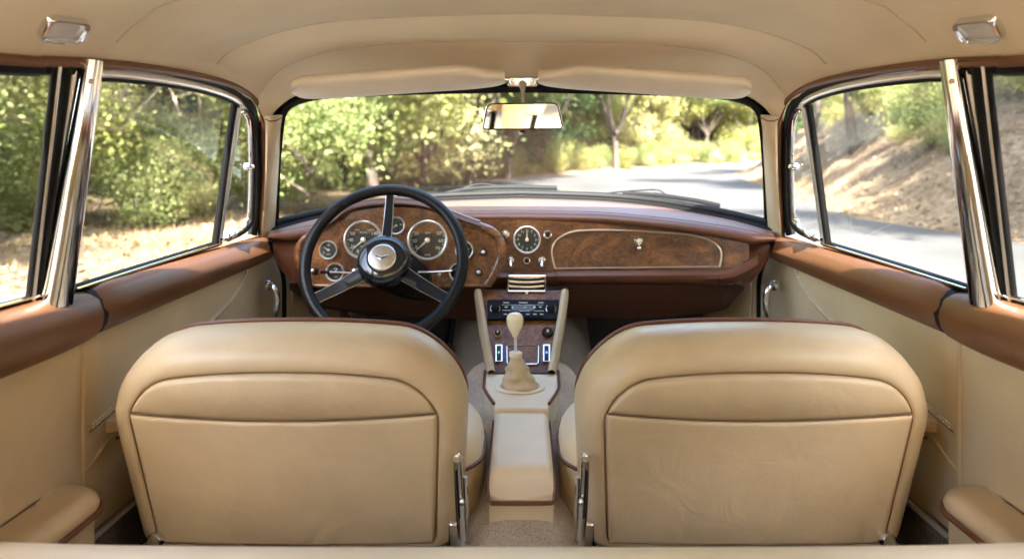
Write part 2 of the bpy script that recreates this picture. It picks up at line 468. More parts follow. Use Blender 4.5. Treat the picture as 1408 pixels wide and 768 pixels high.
    mesh('quarter_window_chrome', *tube([p + Vector((.0075, 0, .004)) for p in lf], .0022, 8), CHROME, body, s=s)
    # brown quarter sill roll
    def sillroll(Y0, Y1, zt0, zt1, zb0, zb1, n, bul=.042, endround=True):
        rws = []
        for k in range(n):
            t = k / (n - 1); Y = Y0 + (Y1 - Y0) * t
            zt = zt0 + (zt1 - zt0) * t; zb = zb0 + (zb1 - zb0) * t; h = zt - zb
            e = min(k, n - 1 - k); q = {0: .86, 1: .96}.get(e, 1.0) if endround else 1
            wv = W(-.2, Y)
            prof = [(-.012, 0.0), (.010, .004), (.022, .000), (.033, -.012), (.040, -.030), (.042, -.5 * h), (.038, -.72 * h), (.028, -.90 * h), (.010, -1.0 * h), (-.012, -1.0 * h)]
            rws.append([Vector((-(wv - a * bul / .042 * q), Y, zt + (b + h / 2) * q - h / 2)) for a, b in prof])
        V, Fc = grid(rws); npf = len(rws[0])
        Fc.append(tuple(range(npf))); Fc.append(tuple((n - 1) * npf + k for k in range(npf - 1, -1, -1)))
        return V, Fc
    mesh('quarter_sill_roll', *sillroll(1.128, -.6, -.187, -.187, -.270, -.278, 40, .044), BROWN, body, s=s)
    mesh('shut_gap', *sillroll(1.12, 1.144, -.190, -.190, -.262, -.262, 4, .036, False), RUBBER, body, s=s)
    mesh('shut_line', *tube([Vector((-(W(-.3, 1.13) - .002), 1.1345, z)) for z in np.linspace(-.262, -.86, 8)], .003, 6), SHADE, body, s=s)
    # quarter trim panel
    rws = [[Vector((-(W(z, Y) - .004 - .006 * math.sin(math.pi * min(max((Y - .2) / .9, 0), 1))), Y, z)) for Y in np.linspace(1.126, -.7, 24)] for z in np.linspace(-.255, -.9, 14)]
    rws.append([p + Vector((-.02, 0, 0)) for p in rws[-1]])
    mesh('quarter_trim_panel', *grid(rws), BEIGE2, body, s=s)
    ed = [Vector((-(W(-.3, 1.13) - .005), 1.128, z)) for z in np.linspace(-.262, -.86, 12)]
    mesh('quarter_panel_piping', *tube(ed, .0042, 8), BEIGE, body, s=s)
    # outer body side (door skin / wing), roof rail outside, C pillar
    rws = [[Vector((-x, Y, z)) for Y in np.linspace(-1.6, 3.9, 24)] for x, z in ((.705, -.19), (.74, -.25), (.78, -.40), (.79, -.60), (.77, -.85), (.72, -.98))]
    mesh('body_side', *grid(rws), PAINT, body, s=s)
    rws = [[Vector((-(W(z, Y) + (.0 if k == 0 else .012)), Y, z)) for z in np.linspace(-.2, .14, 8)] for k, Y in ((0, -.62), (1, -.75), (1, -.95))]
    cp = [[Vector((-(.60 - .19 * max(z + .1, 0)) + .10 * (Y + .6) * -1 * .5, Y - (.14 - z) * .5, z)) for Y in (-.55, -.75, -.95)] for z in np.linspace(-.2, .06, 8)]
    mesh('rear_pillar', *grid(cp), BEIGE2, body, s=s)
    # outer sill of the floor: carpet kick-up and two chrome tread strips
    zz = -.568
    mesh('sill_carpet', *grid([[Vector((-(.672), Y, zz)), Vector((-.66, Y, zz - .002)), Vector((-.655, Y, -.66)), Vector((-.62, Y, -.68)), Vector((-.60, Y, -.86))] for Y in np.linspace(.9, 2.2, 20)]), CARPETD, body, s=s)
    mesh('tread_strip', *tube([Vector((-.655, Y, zz + .002)) for Y in np.linspace(1.12, 2.1, 6)], .0055, 10, up=(0, 0, 1), sx=1, sy=.8), FRAMEC, body, s=s)
    mesh('tread_strip', *tube([Vector((-.628, Y, -.632)) for Y in np.linspace(1.12, 2.1, 6)], .006, 10, up=(0, 0, 1), sx=1.3, sy=.8), FRAMEC, body, s=s)
    # kick panel ahead of the door
    rws = [[Vector((-(.655 - .10 * t), 1.93 + .30 * t, z)) for t in np.linspace(0, 1, 8)] for z in np.linspace(-.2, -.87, 10)]
    mesh('kick_panel', *grid(rws), BEIGE2, body, s=s)
    mesh('kick_panel_welt', *tube([Vector((-.625, 2.0, z)) for z in np.linspace(-.2, -.86, 6)], .003, 8), BEIGE, body, s=s)
    # dome light on the roof side
    dv = P(86, 38.5, 1); hit, nrm, _, dd_ = HBVH.ray_cast(Vector((0, 0, 0)), dv.normalized())
    if nrm.dot(dv) > 0: nrm = -nrm
    dc = hit + nrm * .003
    def onp(x, y):
        d = P(x, y, 1); return d * (dc.dot(nrm) / d.dot(nrm))
    ex = (onp(114, 41) - onp(54, 34)) * .5; ey = (onp(95, 22) - onp(75, 54)) * .5
    M = Matrix((ex / .036, ey / .026, nrm)).transposed()
    def rrect(hw, hh, r, h, c, M, n=6, skew=0):
        out = []
        for (sx, sy, a0) in ((1, 1, 0), (-1, 1, 90), (-1, -1, 180), (1, -1, 270)):
            for k in range(n):
                a = R(a0 + 90 * k / (n - 1))
                out.append(Vector(c) + M @ Vector((sx * (hw - r) + r * math.cos(a) + skew * (sy * (hh - r) + r * math.sin(a)), sy * (hh - r) + r * math.sin(a), h)))
        return out
    fr = [rrect(.036, .026, .015, -.012, dc, M), rrect(.036, .026, .015, .003, dc, M), rrect(.0345, .0245, .014, .006, dc, M), rrect(.031, .021, .012, .006, dc, M), rrect(.029, .019, .010, .003, dc, M)]
    dl = mesh('dome_light', *rings(fr, True, False), CHROME, body, s=s)
    mesh('lens', *rings([rrect(.029, .019, .010, .003, dc, M), rrect(.026, .016, .009, .0055, dc, M), rrect(.012, .007, .004, .0065, dc, M)], False, True), LENS, dl, s=s)
    # little visor clip beside the header
    mesh('visor_clip', *rbox(P(428, 133, 1.60), (.012, .006, .004), .0015), CHROME, body, s=s)

# floor, firewall, tunnel, rear bulkhead
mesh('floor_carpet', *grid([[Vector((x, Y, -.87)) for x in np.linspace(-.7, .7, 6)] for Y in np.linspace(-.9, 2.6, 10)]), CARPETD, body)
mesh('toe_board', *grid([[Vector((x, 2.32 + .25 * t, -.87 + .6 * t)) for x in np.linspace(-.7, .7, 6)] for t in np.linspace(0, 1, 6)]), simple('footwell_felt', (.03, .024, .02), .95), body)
def tunnel_sec(Y):
    zt = float(np.interp(Y, [.2, 1.12, 1.35, 1.55, 1.75, 2.4], [-.575, -.570, -.525, -.492, -.45, -.36]))
    hw = float(np.interp(Y, [.2, 1.1, 1.5, 1.8, 2.4], [.070, .072, .092, .11, .14]))
    pts = []
    for x, z in ((-1.9, -.87), (-1.55, zt - .16), (-1.35, zt - .075), (-1.15, zt - .030), (-.85, zt - .008), (-.4, zt), (0, zt + .001)):
        pts.append(Vector((x * hw, Y, z)))
    pts[0].z = -.87
    return catmull(pts + [Vector((-p.x, p.y, p.z)) for p in reversed(pts[:-1])], 5)
mesh('transmission_tunnel', *grid([tunnel_sec(Y) for Y in np.linspace(.3, 1.74, 36)]), CARPET, body)
mesh('tunnel_front', *grid([tunnel_sec(Y) for Y in np.linspace(1.74, 2.45, 12)]), CARPETD, body)  # same tunnel; darker carpet puts the footwell's shade into the colour
# bonnet and scuttle
rws = []
for Y in np.linspace(2.24, 4.3, 16):
    row = []
    for x in np.linspace(-.74, .74, 25):
        d = abs(x) / .74
        z = -.088 - .02 * max(0, Y - 2.6) ** 1.6 * .6 - .11 * d ** 2.4 - .035 * max(0, .35 - (Y - 2.24)) * 0
        row.append(Vector((x, Y - .30 * d ** 2 * max(0, 1 - (Y - 2.24) / .8), z - (.012 if Y < 2.3 else 0))))
    rws.append(row)
mesh('bonnet', *grid(rws), PAINT, body)
mesh('front_panel', *grid([[Vector((x, 4.3 + .1 * t, -.2 - .75 * t)) for x in np.linspace(-.74, .74, 6)] for t in np.linspace(0, 1, 4)]), PAINT, body)
# rear: shelf, boot lid, back glass
mesh('parcel_shelf', *grid([[Vector((x, Y, -.17)) for x in np.linspace(-.62, .62, 6)] for Y in (-.35, -1.25)]), BEIGE2, body)
mesh('boot_lid', *grid([[Vector((x, Y, -.18 - .12 * max(0, -1.3 - Y) - .1 * abs(x) ** 2)) for x in np.linspace(-.72, .72, 12)] for Y in np.linspace(-1.25, -2.3, 8)]), PAINT, body)
mesh('rear_window', *grid([[Vector((x * (1 - .18 * t), -1.26 + .14 * t, -.17 + .31 * t - .06 * abs(x) ** 2 * t)) for x in np.linspace(-.6, .6, 10)] for t in np.linspace(0, 1, 5)]), GLASS, body)

for sx in (-1, 1):
    rwe = [Vector((sx * .595 * (1 - .18 * t), -1.25 + .14 * t, -.165 + .29 * t)) for t in np.linspace(0, 1, 6)]
    mesh('rear_window_seal', *tube(rwe, .016, 8), RUBBER, body)
    mesh('rear_window_chrome', *tube([p + Vector((-sx * .02, .008, 0)) for p in rwe], .006, 8), FRAMEC, body)
    mesh('quarter_window_rear_seal', *tube([Vector((sx * (W(z, -.55) - .002), -.56, z)) for z in np.linspace(-.18, .03, 5)], .014, 8), RUBBER, body)
# ------------------------------------------------------------------ DOORS
for s in (-1, 1):
    side = 'left' if s < 0 else 'right'
    what = 'nearest the steering wheel' if s < 0 else 'on the glovebox side'
    # trim panel with a raised upper field
    rws = []
    def stz(Y):   # height of the stitched swage line
        return float(np.interp(Y, [1.12, 1.2, 1.35, 1.5, 1.60, 1.66, 1.71, 1.74, 1.755], [-.414, -.400, -.372, -.344, -.322, -.305, -.283, -.262, -.235]))
    for z in np.linspace(-.235, -.572, 46):
        row = []
        for Y in np.linspace(1.138, 2.0, 60):
            edge = min(1, (Y - 1.138) / .012) * min(1, (2.0 - Y) / .02)
            d = z - stz(Y)
            inset = .006 if Y < 1.76 else 0
            row.append(Vector((-(W(z, Y) - .001 - .004 * edge - inset * .6 * edge * min(max(d / .006 + .5, 0), 1)), Y, z)))
        rws.append(row)
    V, Fc = grid(rws)
    door = mesh('door', V, Fc, BEIGE2, body, s=s, angle=60, label='%s front door %s, cream panel under brown leather sill' % (side, what))
    mesh('sill_roll', *sillroll(1.136, 1.875, -.184, -.172, -.262, -.236, 36, .040), BROWN, door, s=s)
    # dotted twin stitch rows
    for dz in (.006, .0115):
        m = MB(); 
        Ys = np.linspace(1.142, 1.755, 150)
        for a, b in zip(Ys[::2], Ys[1::2]):
            m.add(*tube([Vector((-(W(-.3, a) - .0108), a, stz(a) + dz)), Vector((-(W(-.3, b) - .0108), b, stz(b) + dz))], .0016, 5))
        m.build('stitching', STITCH, door, s=s)
    mesh('swage_line', *tube([Vector((-(W(-.3, Y) - .0068), Y, stz(Y) - .0005)) for Y in np.linspace(1.142, 1.752, 60)], .0012, 5), SHADE, door, s=s)  # dark tube puts the shade of the crease into colour
    # welt of the lower map pocket
    wl_ = catmull([Vector((-(W(-.3, Y) - .002 - .004 * min(1, (Y - 1.138) / .03)), Y, z)) for Y, z in ((1.139, -.470), (1.17, -.452), (1.2, -.440), (1.3, -.43), (1.6, -.43), (1.85, -.45))], 6)
    mesh('pocket_welt', *tube(wl_, .003, 8), BEIGE, door, s=s)
    # small armrest
    rws = []
    for k, Y in enumerate(np.linspace(1.185, 1.62, 18)):
        e = min(k, 17 - k); q = {0: .45, 1: .8, 2: .95}.get(e, 1)
        rws.append([Vector((-.672 + .062 * q * max(0, math.sin(a)) ** .8, Y, -.418 - .020 * math.cos(a) * -1 * q)) for a in np.linspace(-.2, math.pi + .2, 14)])
    ar = mesh('armrest', *rings(rws), BEIGE, door, s=s)
    mesh('armrest_piping', *tube([Vector((-.672 + .062 * q, Y, -.434)) for Y, q in ((1.18, .3), (1.2, .8), (1.24, .97), (1.4, 1), (1.58, .97), (1.62, .6))], .0025, 6), PIPE, ar, s=s)
    # dark door edge seal
    de = catmull([P(371, 330, 1.80), P(376, 345, 1.83), P(384, 362, 1.86), P(390, 385, 1.90), P(391, 420, 1.92), P(390, 470, 1.93)], 8)
    mesh('edge_seal', *tube(de, .006, 8), RUBBER, door, s=s)
    # chrome pull handle
    hp = catmull([P(370, 394, 1.83) , P(372, 391.5, 1.80), P(376, 394, 1.785), P(380.5, 404, 1.785), P(381, 420, 1.785), P(378, 434, 1.79), P(374, 444, 1.82)], 8)
    nn = len(hp)
    h = mesh('door_handle', *tube(hp, [.0045 + .002 * math.sin(math.pi * k / nn) for k in range(nn)], 12, sx=1.25), CHROME, door, s=s)
    mesh('handle_rosette', *lathe(P(370, 393, 1.83), frame((1, -.3, 0)), [(.013, -.006), (.013, 0), (.010, .004), (.006, .006), (.003, .006)], 20), CHROME, door, s=s)
    # sliding window glass, chrome frames
    def pane(outline, off, nm, par):
        pts = [S(x, y, off) for x, y in outline]
        return mesh(nm, pts, [tuple(range(len(pts)))], GLASS, par, smooth=False, s=s)
    wg = pane([(99, 400), (136, 103), (200, 108), (262, 118), (300, 130), (326, 143), (299, 335)], -.004, 'window_glass', door)
    ct = catmull([S(133, 101, .004), S(160, 102, .004), S(220, 109, .004), S(270, 118, .004), S(305, 128, .004), S(325, 138, .004), S(332, 146, .004)], 8)
    mesh('window_frame', *tube(ct, .0068, 10, up=(1, 0, 0), sx=1.15, sy=.8), FRAMEC, door, s=s)
    mesh('window_channel', *tube([p + Vector((.0, 0, -.0095)) for p in ct], .0032, 8), RUBBER, door, s=s)
    # divider bar: black channel and chrome face
    dv = [S(329, 140, .004), S(322, 190, .004), S(314, 240, .004), S(306, 295, .004), S(301, 336, .004)]
    d_ = mesh('window_divider', *tube(catmull(dv, 6), .0075, 10, up=(1, 0, 0), sx=1.0, sy=.9), FRAMEC, door, s=s)
    dk = [S(322, 144, .003), S(315, 190, .003), S(308, 240, .003), S(301, 295, .003), S(295, 338, .003)]
    mesh('divider_seal', *tube(catmull(dk, 6), .0072, 10, up=(1, 0, 0)), RUBBER, door, s=s)
    # waist rubber and bright strip under the glass
    ws_ = [S(98, 398, .002), S(160, 378, .002), S(230, 356, .002), S(300, 334.5, .002)]
    mesh('waist_seal', *tube(catmull(ws_, 6), .0072, 8, up=(1, 0, 0)), RUBBER, door, s=s)
    mesh('waist_chrome', *tube([p + Vector((.008, 0, .001)) for p in catmull(ws_, 6)], .0022, 8), CHROME, door, s=s)
    # vent window
    vo = [(332, 152), (339, 158), (343, 175), (344.5, 230), (343, 285), (340, 305), (331, 316), (318, 323), (309, 327)]
    vg = pane([(333, 150)] + vo[1:] + [(306, 327)], -.001, 'vent_window', door)
    vc = catmull([S(x, y, .003) for x, y in vo], 6)
    mesh('vent_frame', *tube(vc, .0040, 8, up=(1, 0, 0)), CHROME, door, s=s)
    mesh('vent_seal', *tube(catmull([S(x + 4.2, y + 1.5, .000) for x, y in vo], 6), .0068, 8, up=(1, 0, 0)), RUBBER, door, s=s)
    la = MB()
    c = S(342, 229, .012)
    la.add(*lathe(c, frame((1, -.3, 0)), [(.009, -.008), (.009, 0), (.0065, .003), (.0065, .010), (.004, .013), (.001, .013)], 16))
    la.add(*tube([c + Vector((.006, -.0, 0)), c + Vector((.010, -.012, .004)), c + Vector((.010, -.022, .002))], [.005, .004, .0025], 8))
    la.build('vent_hinge', CHROME, door, s=s)
    la = MB(); c = S(318, 322, .014)
    la.add(*lathe(c, frame((1, -.3, .2)), [(.010, -.012), (.010, 0), (.007, .004), (.006, .012), (.001, .014)], 16))
    la.add(*tube([c + Vector((.006, -.014, -.006)), c + Vector((.011, .0, .002)), c + Vector((.009, .022, .012)), c + Vector((.006, .032, .010))], [.0045, .006, .004, .003], 10))
    la.add(*rbox(c + Vector((-.004, -.02, -.008)), (.012, .04, .008), .002))
    la.build('vent_latch', CHROME, door, s=s)

# ------------------------------------------------------------------ FRONT SEATS
def prof_ring(cx, hw, ztop, zbot, rc, arch, yf, n=(16, 8, 14, 12, 40)):
    """closed outline: bottom (left->right reversed) ... arched top, rounded upper corners"""
    nb, nlc, ns, nc_, nt_ = n
    pts = []
    rb = .018
    def top(x): return ztop - arch * (abs(x) / hw) ** 2.3
    # bottom from right to left
    for k in range(nb): pts.append(((hw - rb) * (1 - 2 * k / (nb - 1)), zbot))
    for k in range(1, nlc): a = R(90 * k / nlc); pts.append((-(hw - rb) - rb * math.sin(a), zbot + rb - rb * math.cos(a)))
    ze = top(hw) - rc
    for k in range(ns): pts.append((-hw, zbot + rb + (ze - zbot - rb) * k / (ns - 1)))
    for k in range(1, nc_): a = R(90 * k / nc_); pts.append((-hw + rc * (1 - math.cos(a)), ze + rc * math.sin(a) * 1.0 + (top(-hw + rc * (1 - math.cos(a))) - top(hw)) * math.sin(a) ** 2))
    for k in range(nt_): x = (-hw + rc) + 2 * (hw - rc) * k / (nt_ - 1); pts.append((x, top(x)))
    for k in range(1, nc_):
        a = R(90 * (1 - k / nc_)); pts.append((hw - rc * (1 - math.cos(a)), ze + rc * math.sin(a) + (top(-hw + rc * (1 - math.cos(a))) - top(hw)) * math.sin(a) ** 2))
    for k in range(ns): pts.append((hw, ze + (zbot + rb - ze) * k / (ns - 1)))
    for k in range(1, nlc): a = R(90 * (1 - k / nlc)); pts.append(((hw - rb) + rb * math.sin(a), zbot + rb - rb * math.cos(a)))
    return [Vector((cx + x, yf(z), z)) for x, z in pts]
tap = lambda z: 1 - .055 * min(max((-.36 - z) / .23, 0), 1)
YR = lambda z: 1.055 + (-.29 - z) * .30
for s in (-1, 1):
    cx = -.350
    nm = 'left front seat in beige leather, its back partly hiding the steering wheel' if s < 0 else 'right front seat in beige leather, standing before the glovebox'
    seat = thing('front_seat', (cx if s < 0 else -cx, 1.35, -.85), nm, 'car seat', 'front bucket seats')
    def rg(off, hw, zt, zb=-.592, rc=.103, arch=.022):
        rr0 = prof_ring(cx, hw, zt, zb, rc, arch, lambda z: YR(z) + off)
        return [Vector((cx + (v.x - cx) * tap(v.z), v.y, v.z)) for v in rr0]
    rs = [rg(.155, .20, -.29, -.57), rg(.150, .235, -.262, -.58), rg(.135, .252, -.247, -.59), rg(.112, .262, -.241), rg(.085, .267, -.2405), rg(.06, .268, -.243, rc=.108), rg(.036, .266, -.250, rc=.108), rg(.018, .260, -.261, rc=.104), rg(.007, .251, -.273, rc=.098), rg(.002, .241, -.283, rc=.084), rg(.001, .234, -.2898, -.588, rc=.073), rg(.002, .2302, -.2932, -.587, rc=.067), rg(.007, .2278, -.296, -.585, rc=.064)]
    bk = mesh('backrest', *rings(rs), BEIGE, seat, s=s, angle=60)
    # piping along the front edge of the backrest
    pr = rg(.122, .2605, -.2400)
    mesh('piping', *tube(pr, .0036, 8, closed=True), PIPE, bk, s=s)
    mesh('seam', *tube(rg(.0035, .229, -.2947, -.5865, rc=.0645), .0010, 6, closed=True), SHADE, bk, s=s)  # thin dark line painted for the shadow in the groove
    fb = rg(.150, .225, -.258, -.58)
    # cream front facing with a divided squab edge just visible above the piping
    mesh('squab_edge', *tube(rg(.135, .2535, -.2485, -.588), .0075, 10, closed=True), CREAM, bk, s=s)
    # rear panel (lower) and pad (upper)
    hw = .2265
    def topz(x):
        a = abs(x); zt = -.2965 - .022 * (a / hw) ** 2.3
        rc = .064
        if a > hw - rc:
            u = (a - (hw - rc)) / rc
            zt -= rc * (1 - math.sqrt(max(0, 1 - u * u)))
        return zt
    def seamz(x): return -.3725 + .0125 * (abs(x) / hw) ** 2 
    def panel(zb, zt, bulge, nz, yo, er=.012):
        rws = []; xs = np.concatenate([[-hw], -hw + .0025 * np.arange(1, 8), np.linspace(-hw + .03, hw - .03, 44), hw - .0025 * np.arange(7, 0, -1), [hw]])
        for k in range(nz):
            v = k / (nz - 1); v = .5 - .5 * math.cos(math.pi * v)
            row = []
            for x in xs:
                a, b = zb(x), zt(x); z = a + (b - a) * v
                ez = min((b - z), (z - a)); ex = hw - abs(x)
                e = min(ex, max(ez, 0)); q = min(e / er, 1); q = math.sqrt(max(0, 1 - (1 - q) ** 2))
                lx = 1 - (x / hw) ** 2; lv = math.sin(math.pi * v)
                y = YR(z) + .0045 - yo * .62 * q - bulge * lx * lv
                row.append(Vector((cx + x * tap(z), y, z)))
            rws.append(row)
        return grid(rws)
    mesh('rear_panel', *panel(lambda x: -.5855 - .004 * (1 - (x / hw) ** 2), lambda x: seamz(x) - .0006, .004, 40, .0125, .007), BEIGE, bk, s=s, angle=80)
    mesh('rear_pad', *panel(lambda x: min(seamz(x) + .0006, topz(x) - .0002), topz, .009, 26, .014, .009), BEIGE, bk, s=s, angle=80)
    mesh('panel_seam_shade', *tube([Vector((cx + x * tap(seamz(x)), YR(seamz(x)) - .0005, seamz(x))) for x in np.linspace(-hw + .002, hw - .002, 30)], .0011, 6), SHADE, bk, s=s)  # no piping here: brown line for the shade between pad and panel
    # cushion with rounded plan corners
    rs = []
    def cush(inset, z, rc=.09):
        x0, x1, y0, y1 = -.635 + inset, -.066 - inset, 1.165 + inset, 1.53 - inset
        out = []
        for (qx, qy, a0) in ((x1, y1, 0), (x0, y1, 90), (x0, y0, 180), (x1, y0, 270)):
            sx = -1 if qx == x1 else 1; sy = -1 if qy == y1 else 1
            rq = .20 - inset * .6 if qy == y1 else rc
            for k in range(10):
                a = R(a0 + 10 * k)
                out.append(Vector((qx + sx * rq + rq * math.cos(a), qy + sy * rq + rq * math.sin(a), z)))
        return out
    for ins, z in ((.03, -.66), (.012, -.62), (.004, -.56), (0, -.515), (.001, -.485), (.006, -.462), (.018, -.446), (.04, -.438), (.08, -.440), (.14, -.448)):
        rs.append(cush(ins, z, .10))
    cu = mesh('seat_cushion', *rings(rs), CREAM, seat, s=s, angle=80)
    mesh('cushion_piping', *tube(cush(.0, -.492, .10), .0036, 8, closed=True), PIPE, cu, s=s)
    mesh('cushion_side', *rings([cush(.028, -.665, .1), cush(.008, -.62, .1), cush(.001, -.56, .1), cush(-.0015, -.515, .1), cush(-.0015, -.497, .1)], True, False), BEIGE, cu, s=s, angle=80)
    # chrome recliner bar on the tunnel side
    hb = MB()
    a = P(628.5, 628, 1.085); b = P(634, 742, 1.10)
    cl = [a.lerp(b, k / 14) for k in range(15)]
    ring = []
    mesh_pts = []
    V, Fc = tube(cl, [.0045] + [.0066] * 12 + [.0072, .0075], 12, up=(0, -1, 0), sx=1.0, sy=.65); hb.add(V, Fc)
    hb.add(*lathe(a + Vector((0, -.004, 0)), frame((0, -1, .2)), [(.0075, -.004), (.0075, .003), (.005, .006), (.001, .0065)], 16))
    hb.add(*tube([P(639, 655, 1.13), P(641, 700, 1.14), P(641, 745, 1.15)], .004, 8))
    hg = hb.build('recliner_bar', CHROME, seat, s=s)
    mesh('slot', *tube([P(627.5, 646, 1.073), P(631.5, 712, 1.085)], .0016, 6), BLACK, hg, s=s)
    mesh('bolt', *lathe(P(635, 690, 1.083), frame((0, -1, 0)), [(.004, -.003), (.004, .002), (.001, .004)], 10), CHROME2, hg, s=s)
    mesh('recliner_bracket', *rbox(P(628, 735, 1.105), (.024, .02, .045), .005), CHROME, seat, s=s)
    hb = MB()
    hb.add(*lathe(P(214, 741, 1.13), frame((0, -1, .1)), [(.012, -.02), (.012, .004), (.009, .008), (.001, .009)], 16))
    hb.add(*rbox(P(214, 752, 1.14), (.02, .03, .03), .004))
    hb.build('hinge', CHROME, seat, s=s)
    # seat base and runners
    sb = MB(); sb.add(*rbox((cx, 1.41, -.70), (.46, .42, .09), .01)); sb.build('seat_base', BLACK, seat, s=s)
    sb = MB(); sb.add(*rbox((cx, 1.172, -.602), (.47, .045, .028), .006)); sb.build('crossbar', GLOSSB, seat, s=s)
    for dx in (-.2, .2):
        mesh('runner', *rbox((cx + dx, 1.36, -.80), (.03, .62, .11), .004), SATINB, seat, s=s)
    # beige squab base seen under the back panel
    mesh('base_cover', *rbox((cx, 1.21, -.625), (.40, .02, .05), .006), BEIGE2, seat, s=s)

# ------------------------------------------------------------------ REAR BENCH and side armrests
rb_ = thing('bench_seat', (0, .4, -.85), 'cream rear bench whose blurred front edge crosses the bottom of the picture', 'car seat')
rs = []
for x in np.linspace(-.597, .597, 30):
    q = 1 - (abs(x) / .597) ** 14 * .25
    zt = -.4245 + .006 * (1 - (abs(x) / .597) ** 4) * -1 + .003
    rs.append([Vector((x, y, z)) for y, z in ((.20, -.80), (.20, -.50), (.24, zt - .012), (.4, zt - .004), (.74, zt), (.81, zt), (.838, zt - .005), (.856, zt - .016), (.862, zt - .035), (.858, -.55), (.84, -.80))])
mesh('bench_cushion', *rings(rs), CREAM, rb_, angle=60)
rs = []
for x in np.linspace(-.6, .6, 20):
    rs.append([Vector((x, y, z)) for y, z in ((.17, -.44), (.10, -.30), (-.02, -.17), (-.08, -.13), (-.15, -.13), (-.2, -.17), (-.15, -.5), (.0, -.6))])
mesh('bench_backrest', *rings(rs), BEIGE, rb_, angle=60)
for s in (-1, 1):
    side = 'left' if s < 0 else 'right'
    ar = thing('side_armrest', (.64 * s, .7, -.8), '%s rear armrest, padded beige with brown piping, against the quarter panel' % side, 'armrest', 'rear side armrests')
    def aring(ins, z):
        x0, x1, ye = -.672, -.600 - ins, 1.085 - ins; rc = .062 - ins * .5
        out = [Vector((x0, .1, z)), Vector((x0, .5, z)), Vector((x0, ye - .03, z))]
        for k in range(12):
            a = R(95 - 95 * k / 11); out.append(Vector((x1 - rc + rc * math.cos(a), ye - rc + rc * math.sin(a), z)))
        out += [Vector((x1, .6, z)), Vector((x1, .1, z))]
        return out
    rs = [aring(.0, -.485), aring(-.002, -.478), aring(.001, -.470), aring(.008, -.464), aring(.022, -.461), aring(.04, -.463)]
    mesh('pad', *rings(rs), BEIGE, ar, s=s, angle=70)
    mesh('side_panel', *rings([aring(.004, -.86), aring(.004, -.486)]), BEIGE2, ar, s=s)
    mesh('piping', *tube(aring(-.003, -.486)[2:], .0042, 8), PIPE, ar, s=s)

# ------------------------------------------------------------------ DASHBOARD
dash = thing('dashboard', (0, 1.9, -.3), 'burl walnut dashboard with brown leather top roll, round gauges and glovebox', 'dashboard')
def rail(ctrl, n=150, sm=5, x0=None, x1=None):
    ctrl = sorted(ctrl); xs = np.linspace(x0 if x0 is not None else ctrl[0][0], x1 if x1 is not None else ctrl[-1][0], n)
    cx_ = [c[0] for c in ctrl]
    ys = np.interp(xs, cx_, [c[1] for c in ctrl]); Ys = np.interp(xs, cx_, [c[2] for c in ctrl])
    for _ in range(sm * 6):
        for arr in (ys, Ys):
            arr[1:-1] = (arr[:-2] + 2 * arr[1:-1] + arr[2:]) / 4
    return [P(x, y, Y) for x, y, Y in zip(xs, ys, Ys)]
R0 = rail([(370, 318, 1.86), (430, 301, 1.98), (520, 285, 2.1), (600, 277, 2.15), (717, 273, 2.18), (834, 277, 2.15), (914, 285, 2.1), (1004, 301, 1.98), (1064, 318, 1.86)])
R1 = rail([(370, 322, 1.80), (430, 309, 1.88), (520, 296, 1.93), (640, 289.5, 1.94), (717, 289, 1.94), (834, 291.5, 1.935), (930, 301, 1.89), (1000, 311, 1.84), (1064, 324, 1.79)])
def off(r, dy, dz): return [p + Vector((0, dy, dz)) for p in r]
shelf_mid = [a.lerp(b, .5) + Vector((0, 0, .003)) for a, b in zip(R0, R1)]
R0b = off(R0, .05, -.012)
mesh('demister_strip', *grid([[a + Vector((0, .03, .004)) for a in R0], [a + Vector((0, .02, .008)) for a in R0], [a + Vector((0, -.004, .003)) for a in R0], off(R0, -.006, -.004)]), RUBBER, dash)
mesh('dash_top', *grid([R0b, R0, [a.lerp(b, .25) + Vector((0, 0, .002)) for a, b in zip(R0, R1)], shelf_mid, [a.lerp(b, .85) + Vector((0, 0, .001)) for a, b in zip(R0, R1)], R1, off(R1, -.002, -.003)]), TOPL, dash)
# top roll
prof = [(0, 0), (-.012, .001), (-.024, -.003), (-.033, -.010), (-.036, -.018), (-.031, -.026), (-.020, -.030), (.01, -.030)]
def rollk(p): return 1 - .62 * min(max((abs(p.x) - .565) / .05, 0), 1)
mesh('dash_roll', *grid([[p + Vector((0, a * rollk(p), (b - .0015) * rollk(p))) for p in R1] for a, b in prof]), BROWN2, dash, angle=70)
mesh('roll_seam', *tube(off(R1, -.001, 0), .0016, 6), PIPE, dash)

def fY(px): return 1.905 - .10 * max(0, (px - 860) / 170) ** 2
def D(px, py, o=0): return P(px, py, fY(px) - o)
# wood fascia
xs = np.linspace(620, 1030, 60)
tp = np.interp(xs, [620, 717, 800, 900, 980, 1030], [300, 300, 301, 307, 315, 324])
bt_ = np.interp(xs, [620, 760, 990, 1010, 1030], [373, 371.5, 369.5, 366, 356])
rws = [[D(x, a + (b - a) * t) for x, a, b in zip(xs, tp, bt_)] for t in np.linspace(0, 1, 8)]
fas = mesh('wood_fascia', *grid(rws), WOOD, dash)
